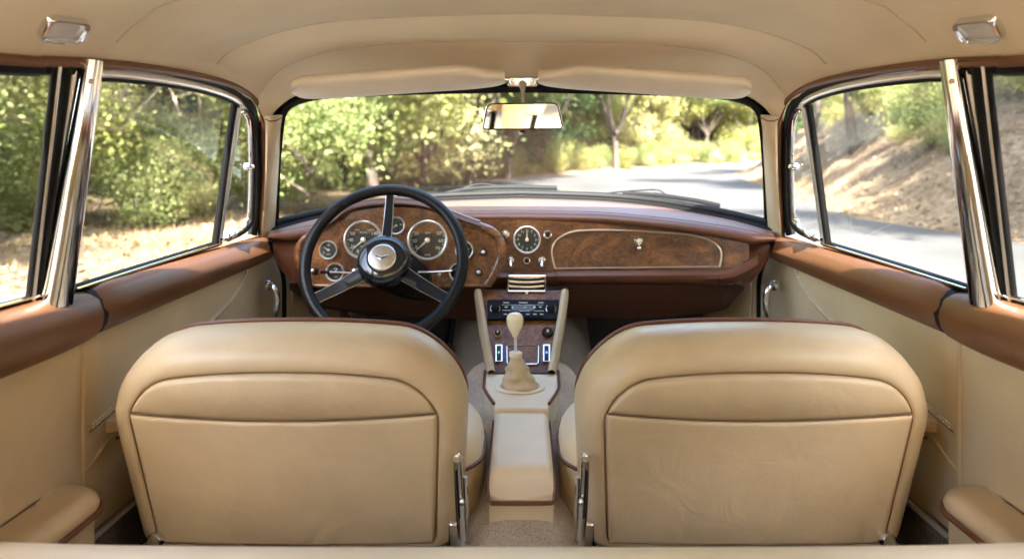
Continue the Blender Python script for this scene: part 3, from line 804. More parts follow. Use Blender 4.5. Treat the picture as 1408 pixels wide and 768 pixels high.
# glovebox lid + bright trim
gb_top = [(763, 369), (760, 356), (759, 343), (763, 333), (772, 325), (788, 318.5), (812, 316.5), (837, 316.3), (875, 317.3), (909, 319.3), (940, 321.5), (962, 325.5), (980, 332), (990, 342), (992, 352), (989.5, 367)]
gx = np.linspace(761.5, 990.5, 50)
gt = np.interp(gx, [761.5, 765, 772, 788, 812, 837, 909, 940, 962, 980, 988, 990.5], [350, 333, 327, 320, 318, 317.6, 320.6, 323, 327, 334, 342, 352])
gbm = np.interp(gx, [761.5, 990.5], [367.8, 365.8])
gl_ = mesh('glovebox_lid', *grid([[D(x, a + (b - a) * t, .004) for x, a, b in zip(gx, gt, gbm)] for t in np.linspace(0, 1, 6)]), burl('burl_glovebox', .8), dash)
mesh('trim', *tube(catmull([D(x, y, .006) for x, y in gb_top], 5), .0026, 8), simple('pale_trim', (.72, .60, .46), .3, metal=.6), gl_)
mesh('trim', *tube([D(x, 369 - 2.4 * (x - 763) / 227, .006) for x in np.linspace(763, 990, 12)], .0021, 8), CHROME2, gl_)
MF = frame((0, -1, .08))
lk = MB(); lk.add(*lathe(D(878, 331.5, .006), MF, [(.0125, 0), (.0125, .004), (.009, .008), (.0085, .012), (.006, .012), (.0055, .009), (.0005, .009)], 24)); lk.add(*rbox(D(878, 331.5, .017), (.0022, .002, .008), .0005))
lk.add(*lathe(D(879, 341, .006), MF, [(.0055, 0), (.0055, .004), (.003, .006), (.0005, .006)], 16)); lk.build('glovebox_lock', CHROME, gl_)

# lower roll
lx = np.linspace(655, 1042, 90)
lt = np.interp(lx, [655, 760, 990, 1010, 1030, 1042], [372, 371.5, 369.5, 367, 358, 350])
lb = np.interp(lx, [655, 690, 780, 990, 1010, 1030, 1042], [397, 397, 393, 392, 389, 380, 372])
rws = []
for t, o in ((0, -.004), (.02, .006), (.12, .018), (.35, .027), (.6, .026), (.85, .014), (1, -.002), (1.0, -.05)):
    rws.append([D(x, a + (b - a) * t, o) for x, a, b in zip(lx, lt, lb)])
lr = mesh('lower_roll', *grid(rws), BROWN2, dash)
for x0, x1 in ((762, 772), (989, 988)):
    mesh('roll_joint', *tube([D(x0, 371, .004), D((x0 * .8 + x1 * .2), 375, .021), D((x0 + x1) / 2, 381, .0285), D(x1, 388, .020), D(x1, 392, .006)], .0013, 6), BLACK, lr)
# knee panels
kx = np.linspace(780, 1024, 40)
kb = np.interp(kx, [780, 860, 960, 1000, 1024], [436, 438, 434, 424, 396])
rws = [[P(x, 391 + (b - 391) * t, 1.87 + .10 * t + .02 * t * t) for x, b in zip(kx, kb)] for t in np.linspace(0, 1, 8)]
rws.append([p + Vector((0, .25, 0)) for p in rws[-1]])
mesh('knee_panel', *grid(rws), DKBROWN, dash)
kx = np.linspace(398, 660, 40)
kb = np.interp(kx, [398, 430, 500, 600, 660], [398, 420, 432, 436, 440])
rws = [[P(x, 389 + (b - 389) * t, 1.85 + .10 * t + .02 * t * t) for x, b in zip(kx, kb)] for t in np.linspace(0, 1, 8)]
rws.append([p + Vector((0, .25, 0)) for p in rws[-1]])
mesh('knee_panel', *grid(rws), DKBROWN, dash)
# leather end cheeks
for s in (-1, 1):
    rws = []
    for t in np.linspace(0, 1, 12):
        x = 374 + (414 - 374) * t
        y0 = np.interp(t, [0, 1], [322, 314]); y1 = np.interp(t, [0, .3, .7, 1], [346, 368, 386, 393])
        Yb = 1.80 + .035 * math.sin(math.pi * t * .5)
        rws.append([P(x, y0 + (y1 - y0) * v, Yb + .03 - .03 * math.sin(math.pi * min(.5 + v * .5, 1)) * 0 - .022 * math.sin(math.pi * v)) for v in np.linspace(0, 1, 12)])
    mesh('end_cheek', *grid(rws), BROWN2, dash, s=s)
    mesh('cheek_piping', *tube([r[-1] for r in rws], .0035, 8), DKBROWN, dash, s=s)
# binnacle: wood panel under a leather hood
YB = 1.83
out = [(434, 391), (420, 380), (413, 362), (412, 343), (419, 329), (436, 319), (456, 308), (472, 297), (490, 290), (515, 286), (545, 284.5), (580, 287), (610, 296), (640, 307), (660, 313), (676, 320), (686, 332), (688, 345), (685, 360), (677, 377), (668, 391)]
oc = [v for v in catmull([Vector((x, y, 0)) for x, y in out], 5)]
bn = mesh('instrument_panel', *prism([P(v.x, v.y, YB) for v in oc], (0, .05, 0)), WOOD2, dash, angle=30)
mesh('panel_rim', *tube(catmull([P(x, y, YB + .002) for x, y in ((640, 306), (660, 312), (677, 319), (687.5, 332), (689.5, 346), (686, 361), (678, 378), (669, 392))], 6), .0105, 12, up=(0, -1, 0), sx=1.15, sy=1.0), WOOD2, bn)
mesh('panel_rim', *tube(catmull([P(x, y, YB + .002) for x, y in ((432, 392), (418, 381), (411, 362), (410, 343), (418, 328), (434, 318))], 6), .0085, 12, up=(0, -1, 0), sx=1.1), WOOD2, bn)
mesh('panel_rim', *tube(catmull([P(x, y, YB + .002) for x, y in ((430, 392), (480, 393), (560, 393.5), (620, 393), (670, 392))], 6), .005, 12, up=(0, -1, 0)), WOOD2, bn)
hi = [(424, 325), (441, 317), (460, 306), (474, 295), (490, 288.5), (515, 284), (545, 282.5), (580, 285.5), (610, 295), (640, 306), (662, 313)]
ho = [(418, 322), (437, 311), (455, 299), (470, 286), (488, 279), (512, 275), (542, 273.2), (576, 275.5), (603, 283), (634, 296), (660, 305)]
HI = resample(catmull([P(x, y, YB - .012) for x, y in hi], 6), 60); HO = resample(catmull([P(x, y, YB - .006) for x, y in ho], 6), 60)
rws = [off(HI, .03, .0), HI, [a.lerp(b, .3) + Vector((0, -.007, 0)) for a, b in zip(HI, HO)], [a.lerp(b, .7) + Vector((0, -.006, 0)) for a, b in zip(HI, HO)], HO,
       off(HO, .03, .002), off(HO, .07, -.002), off(HO, .12, -.015), off(HO, .17, -.035), off(HO, .22, -.06)]
mesh('binnacle_hood', *grid(rws), BROWN2, dash, angle=70)
mesh('hood_piping', *tube(HO, .0016, 6), PIPE, dash)

# gauges
def gauge(px, py, rpx, Y, label, nums=None, needle=None, txt=(), ticks=0, par=dash, small=False, tilt=.10):
    c = P(px, py, Y); r = rpx * Y / F; M = frame((0, -1, tilt)); kk = .88 if rpx > 18 else .84
    g = mesh('gauge', *lathe(c, M, [(r, -.01), (r, .004), (r * .985, .0075), (r * .93, .009), (r * kk, .0075), (r * (kk - .03), .003), (r * (kk - .03), -.002)], 48, cap=False), BEZEL, par, label=label)
    mesh('dial', *lathe(c, M, [(r * .87, .0005), (r * .3, .0008), (.0002, .0008)], 40), DIAL, g)
    m = MB()
    if nums:
        for t, a in nums:
            p = c + M @ Vector((.64 * r * math.cos(R(a)), .64 * r * math.sin(R(a)), .0016)); m.add(*text_geo(t, r * .24, p, M))
    for t, x, y, sz in txt: m.add(*text_geo(t, r * sz, c + M @ Vector((x * r, y * r, .0016)), M))
    if ticks:
        for k in range(ticks):
            a = R(225 - 270 * k / (ticks - 1)) if ticks != 12 else R(30 * k)
            d = Vector((math.cos(a), math.sin(a), 0)); e = Vector((-d.y, d.x, 0)) * r * .016
            w0, w1 = (.76, .84) if k % 2 == 0 else (.80, .84)
            p = [c + M @ (d * r * w0 + e + Vector((0, 0, .0014))), c + M @ (d * r * w0 - e + Vector((0, 0, .0014))), c + M @ (d * r * w1 - e + Vector((0, 0, .0014))), c + M @ (d * r * w1 + e + Vector((0, 0, .0014)))]
            m.add(p, [(0, 1, 2, 3)])
    if m.V: m.build('markings', WHITE, g, smooth=False)
    if needle is not None:
        for a, ln in (needle if isinstance(needle, list) else [(needle, .72)]):
            d = Vector((math.cos(R(a)), math.sin(R(a)), 0)); e = Vector((-d.y, d.x, 0)) * r * .035
            h = Vector((0, 0, .0035))
            mesh('needle', [c + M @ (e * 1.4 + h), c + M @ (-e * 1.4 + h), c + M @ (d * r * ln + h - e * .4), c + M @ (d * r * ln + h + e * .4)], [(0, 1, 2, 3)], WHITE, g, smooth=False)
        mesh('hub_cap', *lathe(c, M, [(r * .13, .001), (r * .13, .005), (r * .09, .006), (r * .05, .006)], 20), CHROME2, g)
    mesh('glass', *lathe(c, M, [(r * .87, .0045), (.0005, .0045)], 32), DGLASS, g)
    return g
YG = YB - .001
gauge(500, 329.5, 27, YG, 'large speedometer behind the upper left of the steering wheel', [('0', 244), ('20', 214), ('40', 181), ('60', 151), ('80', 121), ('100', 90), ('120', 59), ('140', 29), ('160', -3)], 222, [('M.P.H.', 0, .36, .15), ('SMITHS', 0, -.34, .1)], 37)
gauge(588, 330, 28, YG, 'large rev counter behind the upper right of the steering wheel', [('0', 213), ('10', 184), ('20', 150), ('30', 112), ('40', 68), ('50', 31), ('60', -3), ('70', -39)], 222, [('RPM', 0, .34, .14), ('X100', 0, -.72, .13)], 37)
gauge(545, 310, 12.5, YG, 'small gauge between the two large dials', None, [(210, .5)], [('H', .5, .1, .3), ('C', -.5, .1, .3)], 9)
gauge(452, 343.5, 13, YG, 'upper of the two small gauges left of the speedometer', None, [(150, .55)], [('60', 0, .5, .28), ('0', -.5, -.3, .28), ('AMP', 0, -.45, .2)], 9)
gauge(461, 374, 13, YG, 'lower of the two small gauges left of the speedometer', None, [(60, .55)], [('OIL', 0, .4, .24), ('100', .1, -.5, .24)], 9)
gauge(638.5, 344, 13, YG, 'upper small gauge right of the rev counter', None, [(40, .55)], [('F', .45, .1, .28), ('E', -.45, .1, .28), ('FUEL', 0, -.5, .2)], 9)
gauge(630, 374, 13, YG, 'lower small gauge right of the rev counter', None, [(120, .55)], [('230', .1, .45, .24), ('90', 0, -.5, .24)], 9)
YC = 1.897
ck = gauge(724.5, 329.5, 19.2, YC, 'round clock in the middle of the dashboard', [(t, 90 - 30 * int(t)) for t in ('12', '1', '2', '3', '4', '5', '6', '7', '8', '9', '10', '11')], [(90, .62), (86, .42)], (), 12)
def knob(px, py, rpx, Y, mat, mat2=None, nm='knob', par=dash, h=.012):
    c = P(px, py, Y); r = rpx * Y / F; M = frame((0, -1, .12))
    k = mesh(nm, *lathe(c, M, [(r, -.004), (r, .002), (r * .92, .004), (r * .7, .0045), (r * .66, h * .8), (r * .55, h), (r * .1, h * 1.03)], 24), mat, par)
    if mat2:
        mesh('knob_cap', *lathe(c, M, [(r * .56, h * .9), (r * .52, h * 1.15), (r * .3, h * 1.25), (.0003, h * 1.25)], 20), mat2, k)
    return k
knob(695, 321.5, 6, YC, CHROME, CHROME2, 'switch_knob'); knob(753, 322, 6.3, YC, CHROME, BLACK, 'lighter_knob')
for px, py, kp in ((702, 357, True), (724.3, 358, False), (745, 357, True)):
    sw = knob(px, py, 5.2, YC, CHROME, CHROME2 if kp else BLACK, 'switch_knob')
    if kp: mesh('toggle', *tube([P(px, py + 2, YC - .012), P(px, py + 7, YC - .02), P(px, py + 10, YC - .022)], [.0035, .0045, .0052], 10), CHROME, sw)
for px, py in ((665, 347), (658.5, 374), (432.5, 372)): knob(px, py, 5, YG, BLACK, CHROME2, 'pull_knob', h=.016)
for px, py in ((545, 332), (488, 373), (603, 376)): knob(px, py, 4.2, YG, CHROME, CHROME2, 'warning_lamp', h=.006)
# centre air vent
v0 = MB(); c = D(724, 389.5, .066); MV = frame((0, -1, .1))
fr = []
def rr2(hw, hh, r, h, c, M, n=5):
    out = []
    for (sx, sy, a0) in ((1, 1, 0), (-1, 1, 90), (-1, -1, 180), (1, -1, 270)):
        for k in range(n):
            a = R(a0 + 90 * k / (n - 1)); out.append(Vector(c) + M @ Vector((sx * (hw - r) + r * math.cos(a), sy * (hh - r) + r * math.sin(a), h)))
    return out
hw_, hh_ = 26 * 1.88 / F, 11.3 * 1.88 / F
vent = mesh('air_vent', *rings([rr2(hw_, hh_, .002, -.012, c, MV), rr2(hw_, hh_, .002, .004, c, MV), rr2(hw_ - .002, hh_ - .002, .002, .006, c, MV), rr2(hw_ - .004, hh_ - .004, .001, .004, c, MV), rr2(hw_ - .004, hh_ - .004, .001, -.008, c, MV)], False, True), CHROME, dash)
mesh('vent_recess', *rings([rr2(hw_ - .004, hh_ - .004, .001, -.0078, c, MV), rr2(.001, .001, .0005, -.0078, c, MV)], False, True), BLACK, vent)
for k in (-1, 0, 1):
    sec = []
    for x in np.linspace(-hw_ + .005, hw_ - .005, 14):
        sec.append(c + MV @ Vector((x, k * .0118 + .003 - .0035 * (x / hw_) ** 2 * -1, .003)))
    mesh('slat', *tube(sec, .0036, 8, up=(0, -1, 0), sx=1.05, sy=.7), CHROME, vent)
mesh('vent_knob', *lathe(D(724, 403, .066), MV, [(.004, 0), (.005, .004), (.004, .009), (.0005, .010)], 14), CHROME, vent)

# ------------------------------------------------------------------ STEERING WHEEL
T = R(27)
WC = P(528, 359, 1.70)
n_ = Vector((0, -math.cos(T), math.sin(T))); u_ = Vector((0, math.sin(T), math.cos(T))); x_ = Vector((1, 0, 0))
sw = thing('steering_wheel', WC, 'black leather three-spoke steering wheel with silver centre badge before the gauges', 'steering wheel')
def WP(r, a, h=0): return WC + x_ * (r * math.cos(a)) + u_ * (r * math.sin(a)) + n_ * h
RR, rr_ = .1825, .0136
rim = mesh('rim', *tube([WP(RR, 2 * math.pi * k / 120) for k in range(120)], rr_, 20, closed=True, up=tuple(n_)), BLACKL, sw)
m = MB()
for k in range(170):
    a = 2 * math.pi * k / 170
    m.add(*tube([WP(RR - rr_ * .93, a, rr_ * .32), WP(RR - rr_ * 1.03, a + .012, rr_ * .02)], .0009, 4))
m.build('stitching', SATINB, rim)
HB = Vector(n_) * -.018
for ang, w0, w1, r0, r1 in ((90, .0115, .0088, .045, RR - .004), (211, .017, .0115, .048, RR - .004), (-31, .017, .0115, .048, RR - .004)):
    a = R(ang); d = x_ * math.cos(a) + u_ * math.sin(a); e = x_ * -math.sin(a) + u_ * math.cos(a)
    rws = []
    for k in range(13):
        t = k / 12; r = r0 + (r1 - r0) * t; wd = w0 + (w1 - w0) * t
        if t > .9: wd *= 1 + (t - .9) * 3.5
        hgt = -.004 - .010 * math.sin(math.pi * min(1, t * 1.0)) * .6 + .004 * t
        c = WC + d * r + n_ * hgt
        rws.append([c + e * wd + n_ * .0012, c + e * wd * .9 + n_ * .003, c - e * wd * .9 + n_ * .003, c - e * wd + n_ * .0012, c - e * wd - n_ * .0025, c + e * wd - n_ * .0025])
    sp = mesh('spoke', *rings(rws), SATINB, sw, angle=50)
    for sg in (-1, 1):
        mesh('spoke_edge', *tube([r[0 if sg > 0 else 3] for r in rws], .0008, 5), CHROME2, sp)
MW = frame(n_, u_)
mesh('hub', *lathe(WC, MW, [(.030, -.12), (.040, -.10), (.042, -.07), (.046, -.065), (.046, -.05), (.052, -.045), (.054, -.03), (.060, -.022), (.0625, -.005), (.0615, .008), (.056, .018), (.047, .024), (.036, .026), (.034, .024)], 48), GLOSSB, sw)
bd = mesh('badge', *lathe(WC, MW, [(.032, .022), (.032, .027), (.030, .029), (.027, .0295), (.001, .0315)], 40), CHROME2, sw)
# winged mark: shallow spread-wing chevron
wing = [(-.019, .004), (-.012, .0035), (-.006, .001), (0, -.001), (.006, .001), (.012, .0035), (.019, .004), (.011, -.001), (.004, -.005), (0, -.006), (-.004, -.005), (-.011, -.001)]
mesh('winged_emblem', *prism([WC + MW @ Vector((x, y, .0318)) for x, y in wing], n_ * .0008), simple('emblem_enamel', (.10, .10, .07), .35, metal=.7), bd, smooth=False)
mesh('emblem_outline', *tube([WC + MW @ Vector((x, y, .0326)) for x, y in wing], .0006, 5, closed=True), CHROME, bd)
ca = WC - n_ * .06; cb = P(588, 385, 1.90)
mesh('column_shroud', *tube(catmull([ca, ca.lerp(cb, .35) + Vector((0, 0, -.006)), ca.lerp(cb, .7) + Vector((0, 0, -.006)), cb], 6), [.044, .046, .047, .047, .048, .049, .05, .05, .05, .05, .05, .05, .05, .05, .05, .05, .05, .05, .05][:19], 28), BLACK, sw)
for q, r in ((.30, .051), (.5, .054)):
    p = ca.lerp(cb, q); mesh('shroud_ring', *tube([p + (frame(n_, u_) @ Vector((r * math.cos(a), r * math.sin(a), 0))) for a in np.linspace(0, 2 * math.pi, 33)[:-1]], .0022, 6, closed=True), GLOSSB, sw)
for pts in (((520, 376, 1.77), (490, 375.5, 1.765), (443, 373.5, 1.755)), ((575, 374.5, 1.77), (600, 373.5, 1.765), (632, 371.5, 1.755))):
    st_ = mesh('stalk', *tube([P(*p) for p in pts], [.0032, .0026, .003], 10), CHROME, sw)
    e = P(*pts[-1]); f = P(*pts[-2]); dd = (e - f).normalized()
    mesh('stalk_tip', *tube([e - dd * .018, e + dd * .004], [.0034, .0040], 10), BLACK, st_)

# ------------------------------------------------------------------ CENTRE CONSOLE
con = thing('centre_console', (0, 1.5, -.6), 'centre console with walnut switch face, black radio and cream armrest lid', 'console')
def CYf(py): return 1.845 - (py - 397) / 114.0 * .215
def C(px, py, o=0): return P(px, py, CYf(py) - o) + Vector((0, 0, o * .45))
xl = lambda y: np.interp(y, [393, 400, 450, 512], [661, 662, 670, 681]); xr = lambda y: np.interp(y, [393, 400, 450, 512], [783, 782, 774, 764])
rws = [[C(xl(y) + (xr(y) - xl(y)) * t, y) for t in np.linspace(0, 1, 12)] for y in np.linspace(399, 512, 16)]
face = mesh('console_face', *grid(rws), WOODC, con)
for s in (-1, 1):
    f = (lambda v: v) 
    rws = []
    for y in np.linspace(401, 513, 16):
        a = C(xl(y) + .5, y, -.004); b = C(xl(y) - 1, y, .013); c_ = C(xl(y) - 5.5, y, .018); d_ = C(np.interp(y, [394, 450, 513], [651.5, 660, 671]), y, .010); e_ = C(np.interp(y, [394, 450, 513], [651, 658, 669.5]), y, -.02)
        rws.append([a, b, c_, d_, e_, e_ + Vector((-.01, .30, -.03))])
    mesh('console_side_trim', *grid(rws), BEIGE, con, s=s, angle=70)
MC = frame((0, -1, .52))
# radio
def slab(px0, px1, py0, py1, o0, o1, nm, mat, par, bevel=.001):
    V = [C(px0, py0, o0), C(px1, py0, o0), C(px1, py1, o0), C(px0, py1, o0), C(px0, py0, o1), C(px1, py0, o1), C(px1, py1, o1), C(px0, py1, o1)]
    return mesh(nm, V, [(3, 2, 1, 0), (4, 5, 6, 7), (0, 1, 5, 4), (1, 2, 6, 5), (2, 3, 7, 6), (3, 0, 4, 7)], mat, par, bevel=bevel, smooth=False)
RADIO = simple('radio_black', (.007, .007, .008), .6, spec=.12)
rd = slab(670, 768.5, 414, 441, -.003, .010, 'radio', RADIO, con, .0015)
slab(691, 747, 416.5, 439, .010, .0125, 'radio_fascia', RADIO, rd, .0008)
slab(703.5, 734, 422.5, 430.5, .0125, .0135, 'radio_dial', simple('radio_dial_glass', (.035, .032, .018), .2), rd, .0004)
mk = MB()
def bar(x0, x1, y0, y1, o=.0141):
    mk.add([C(x0, y0, o), C(x1, y0, o), C(x1, y1, o), C(x0, y1, o)], [(0, 1, 2, 3)])
for x0, x1 in ((692, 700), (713.5, 725.5), (740, 747.5)): bar(x0, x1, 418.8, 420)
for x0, x1, y in ((690.5, 703, 429.6), (714, 729, 430.6), (734, 748, 430.4)): bar(x0, x1, y, y + .7)
for x0, x1 in ((694, 698), (741, 745)): bar(x0, x1, 424.6, 426.2)
for x0, x1 in ((703.5, 705.5), (733.5, 736)): bar(x0, x1, 424, 427.5)
for x in (692.5, 723.5, 733, 742.5): bar(x, x + 4.6, 434.6, 435.9)
for x0, x1 in ((690, 747.5),): bar(x0, x1, 422.2, 422.7)
bar(720, 725, 425.5, 426.4, .0142)
mk.build('radio_markings', simple('radio_print', (.42, .42, .38), .5), rd, smooth=False)
for px in (681, 757.5):
    c = C(px, 427.5, .010); r = 7.6 * 1.79 / F
    kb_ = mesh('radio_knob', *lathe(c, MC, [(r, 0), (r, .004), (r * .85, .0055), (r * .62, .006), (r * .6, .009), (r * .5, .010), (.0004, .010)], 28), RADIO, rd)
    for a0 in (-40, 140):
        mesh('knob_mark', *tube([c + MC @ Vector((r * .86 * math.cos(R(a)), r * .86 * math.sin(R(a)), .0062)) for a in np.linspace(a0, a0 + 80, 8)], .0009, 5), CHROME2, kb_)
def cknob(px, py, rpx, m1, m2):
    c = C(px, py, 0); r = rpx * CYf(py) / F
    k = mesh('console_knob', *lathe(c, MC, [(r, -.003), (r, .004), (r * .88, .006), (r * .72, .006), (r * .70, .004)], 24), m1, con)
    mesh('knob_cap', *lathe(c, MC, [(r * .72, .003), (r * .68, .012), (r * .5, .014), (.0004, .014)], 24), m2, k)
    mesh('knob_mark', *rbox(c + MC @ Vector((0, r * .1, .0145)), (r * .35, r * .5, .001), .0003, MC), CHROME2, k)
cknob(684.5, 458, 6.2, CHROME, BLACK); cknob(753, 457.5, 8, GLOSSB, BLACK)
for px in (686, 751.5):
    sf = slab(px - 5, px + 5, 474.5, 498, -.002, .006, 'rocker_switch', CHROME, con, .001)
    rk = slab(px - 3.2, px + 3.2, 477, 495.5, .006, .009, 'rocker', BLACK, sf, .001)
    slab(px - 1.3, px + 1.3, 485, 488, .009, .0096, 'rocker_mark', WHITE, sf, .0002)
ao = [(698, 475), (738.5, 475), (740.5, 477), (740, 499.5), (738, 501), (699, 501), (697.3, 499.5), (697, 477)]
al = slab(698.5, 739.5, 476.5, 500.5, .0, .003, 'ashtray_lid', WOODC, con, .001)
mesh('ashtray_trim', *tube([C(x, y, .0032) for x, y in ao], .0014, 6, closed=True), CHROME, al)
# gear platform
zp = -.458
hexa = [(-.082, 1.66), (-.080, 1.60), (-.078, 1.535), (-.070, 1.495), (-.053, 1.43), (-.053, 1.40), (.053, 1.40), (.053, 1.43), (.070, 1.495), (.078, 1.535), (.080, 1.60), (.082, 1.66)]
pl = mesh('gear_platform', *prism([(x, y, zp) for x, y in hexa], (0, 0, -.07)), CREAM, con, bevel=.006, smooth=True, angle=30)
for sg in (-1, 1):
    pp = [Vector((sg * (x - .003), y, zp - .004)) for x, y in hexa[:5]]
    mesh('platform_piping', *tube([Vector((sg * (abs(x) + .001), y, zp - .001)) for x, y in hexa[:5]], .0032, 8), PIPE, pl)
mesh('boot_ring', *tube([Vector((.045 * math.cos(a) - .003, 1.528 + .040 * math.sin(a), zp + .002)) for a in np.linspace(0, 2 * math.pi, 41)[:-1]], .0055, 10, closed=True, up=(0, 0, 1), sx=1.2, sy=.6), CREAM, pl)
mesh('boot_well_shade', *lathe((-.003, 1.528, zp + .0006), frame((0, 0, 1), (0, 1, 0)), [(.042, 0), (.0005, .0002)], 32), SHADE, pl)  # flat dark disc stands in for the shaded recess round the gaiter
# armrest
def asec(Y, q=1, dz=0):
    h = .0515 * q + .0; zt = -.4665 - .045 * (1.44 - Y) + dz; zb = -.526
    r = .014
    pts = []
    for (cx_, cz, a0) in ((h - r, zt - r, 0), (-h + r, zt - r, 90)):
        for k in range(7): a = R(a0 + 15 * k); pts.append((cx_ + r * math.cos(a), cz + r * math.sin(a) + .003 * math.cos(cx_ / h * 1.2)))
    pts += [(-h, zb), (-h * .5, zb), (h * .5, zb), (h, zb)]
    return [Vector((x, Y, z)) for x, z in pts]
rs = [asec(1.163, .985, -.030), asec(1.1635, .99, -.018), asec(1.168, 1, -.008), asec(1.178, 1, -.002)] + [asec(Y) for Y in np.linspace(1.2, 1.41, 10)] + [asec(1.425, 1, -.004)]
arm = mesh('armrest_lid', *rings(rs), CREAM, con, angle=60)
apth = [Vector((.0535, Y, -.4665 - .045 * (1.44 - Y) - .026)) for Y in np.linspace(1.43, 1.19, 8)] + [Vector((.053, 1.168, -.505)), Vector((.0525, 1.160, -.524)), Vector((.048, 1.158, -.5285))]
full = apth + [Vector((x, 1.158, -.529)) for x in np.linspace(.03, -.03, 5)] + [Vector((-p.x, p.y, p.z)) for p in reversed(apth)]
mesh('armrest_piping', *tube(full, .0033, 8), PIPE, arm)
# box beneath, arched over the tunnel
bx = []
for x in np.linspace(-.0525, .0525, 19):
    zb = -.578 + .016 * math.cos(x / .0525 * math.pi / 2)
    bx.append((x, zb))
ol = [Vector((x, 1.168, z)) for x, z in bx] + [Vector((.0525, 1.168, -.527)), Vector((-.0525, 1.168, -.527))]
mesh('console_box', *prism(ol, (0, .25, 0)), BEIGE2, con, bevel=.003, angle=30)

# ------------------------------------------------------------------ GEAR LEVER
gp = thing('gear_lever', (-.003, 1.528, zp), 'gear lever with ivory knob on a wrinkled cream gaiter', 'gear lever')
base = Vector((-.003, 1.528, zp - .002)); topc = P(709, 488, 1.515)
rs = []
for k in range(22):
    t = k / 21; c = base.lerp(topc, t)
    r = .040 * (1 - t) ** .8 * .72 + .0115 * t + .006 * math.sin(t * math.pi)
    r = float(np.interp(t, [0, .06, .15, .3, .5, .7, .85, .94, 1], [.036, .0385, .0375, .031, .025, .0195, .014, .011, .0125]))
    ring = []
    for a in range(40):
        an = 2 * math.pi * a / 40
        f = 1 + 1.5 * (.07 * math.sin(an * 5 + 9 * t) + .05 * math.sin(an * 3 - 14 * t + 1) + .035 * math.sin(22 * t + 2 * math.sin(an))) * math.sin(math.pi * min(t * 1.15, 1)) ** .6
        ring.append(c + Vector((r * f * math.cos(an), r * f * math.sin(an), .002 * math.sin(an * 4))))
    rs.append(ring)
mesh('gaiter', *rings(rs), leather('gaiter_leather', (.60, .46, .28), .45, wr=1.8), gp, angle=80)
mesh('gaiter_collar', *lathe(topc, frame((0, .05, 1), (0, 1, 0)), [(.0125, -.004), (.014, 0), (.0135, .006), (.009, .008), (.004, .008)], 20), CREAM, gp)
kc = P(708, 459, 1.51)
mesh('shaft', *tube([topc, kc], .0042, 12), CHROME, gp)
MK = frame((0, -.03, 1), (0, 1, 0))
mesh('knob', *lathe(kc, MK, [(.005, -.005), (.007, 0), (.011, .006), (.0145, .013), (.0168, .021), (.0176, .028), (.0172, .034), (.015, .0395), (.011, .043), (.006, .0445), (.0005, .045)], 32), IVORY, gp)

# ------------------------------------------------------------------ PEDALS
for i, (px, py, lab) in enumerate(((492, 432, 'left round clutch pedal in the dark driver footwell'), (612, 478, 'ribbed pedal low in the footwell by the tunnel'))):
    c = P(px, py, 2.12)
    pt = thing('pedal', c, lab, 'pedal')
    mesh('pedal_arm', *tube([c + Vector((0, .02, 0)), c + Vector((0, .12, .05)), c + Vector((0, .16, .2))], .008, 8), SATINB, pt)
    mesh('pedal_pad', *rbox(c, (.045, .014, .06), .006, frame((0, -1, .5))), simple('pedal_rubber', (.05, .05, .05), .4) if i else CHROME2, pt)

# ------------------------------------------------------------------ SUN VISORS
for s in (-1, 1):
    side = 'left' if s < 0 else 'right'
    vz = thing('sun_visor', (.27 * s, 1.52, .17), '%s padded cream sun visor folded up beside the mirror' % side, 'sun visor', 'sun visors')
    xs = np.linspace(401, 694, 70)
    ty = np.interp(xs, [401, 404, 412, 440, 520, 600, 630, 645, 658, 668, 690, 694], [119, 113, 109.5, 106.5, 101, 95.5, 93.8, 94.5, 98, 101.5, 102.5, 105])
    by = np.interp(xs, [401, 404, 412, 430, 460, 540, 640, 660, 690, 694], [120, 126, 130.5, 132.5, 131.5, 126, 119.5, 117, 111.5, 107])
    for _ in range(3):
        ty[1:-1] = (ty[:-2] + 2 * ty[1:-1] + ty[2:]) / 4; by[1:-1] = (by[:-2] + 2 * by[1:-1] + by[2:]) / 4
    rs = []
    for x, a, b in zip(xs, ty, by):
        Yt = 1.43 + .0 * x; Yb = 1.555 - .02 * (b - 119) / 13
        A = P(x, a, 1.43 + .03 * (1 - min(1, (694 - x) / 60))); B = P(x, b, Yb)
        mid = A.lerp(B, .5); ex = (B - A) / 2
        up = Vector((0, ex.z, -ex.y)).normalized() * -1
        th = min(.013, ex.length * .45)
        ring = []
        for k in range(24):
            an = 2 * math.pi * k / 24; ca, sa = math.cos(an), math.sin(an)
            ring.append(mid + ex * (abs(ca) ** .6 * (1 if ca > 0 else -1)) + up * (th * abs(sa) ** .75 * (1 if sa > 0 else -1)))
        rs.append(ring)
    vp = mesh('visor_pad', *rings(rs), VISOR, vz, s=s, angle=80)
    sm = [r[11] .lerp(r[13], .5) for r in rs[3:-3]]
    mesh('visor_seam', *tube([r[9] for r in rs[3:-2]], .0012, 6), VISOR, vp, s=s)
    mesh('visor_pivot', *tube([P(690, 107, 1.50), P(699, 108, 1.53)], .004, 10), CHROME, vz, s=s)

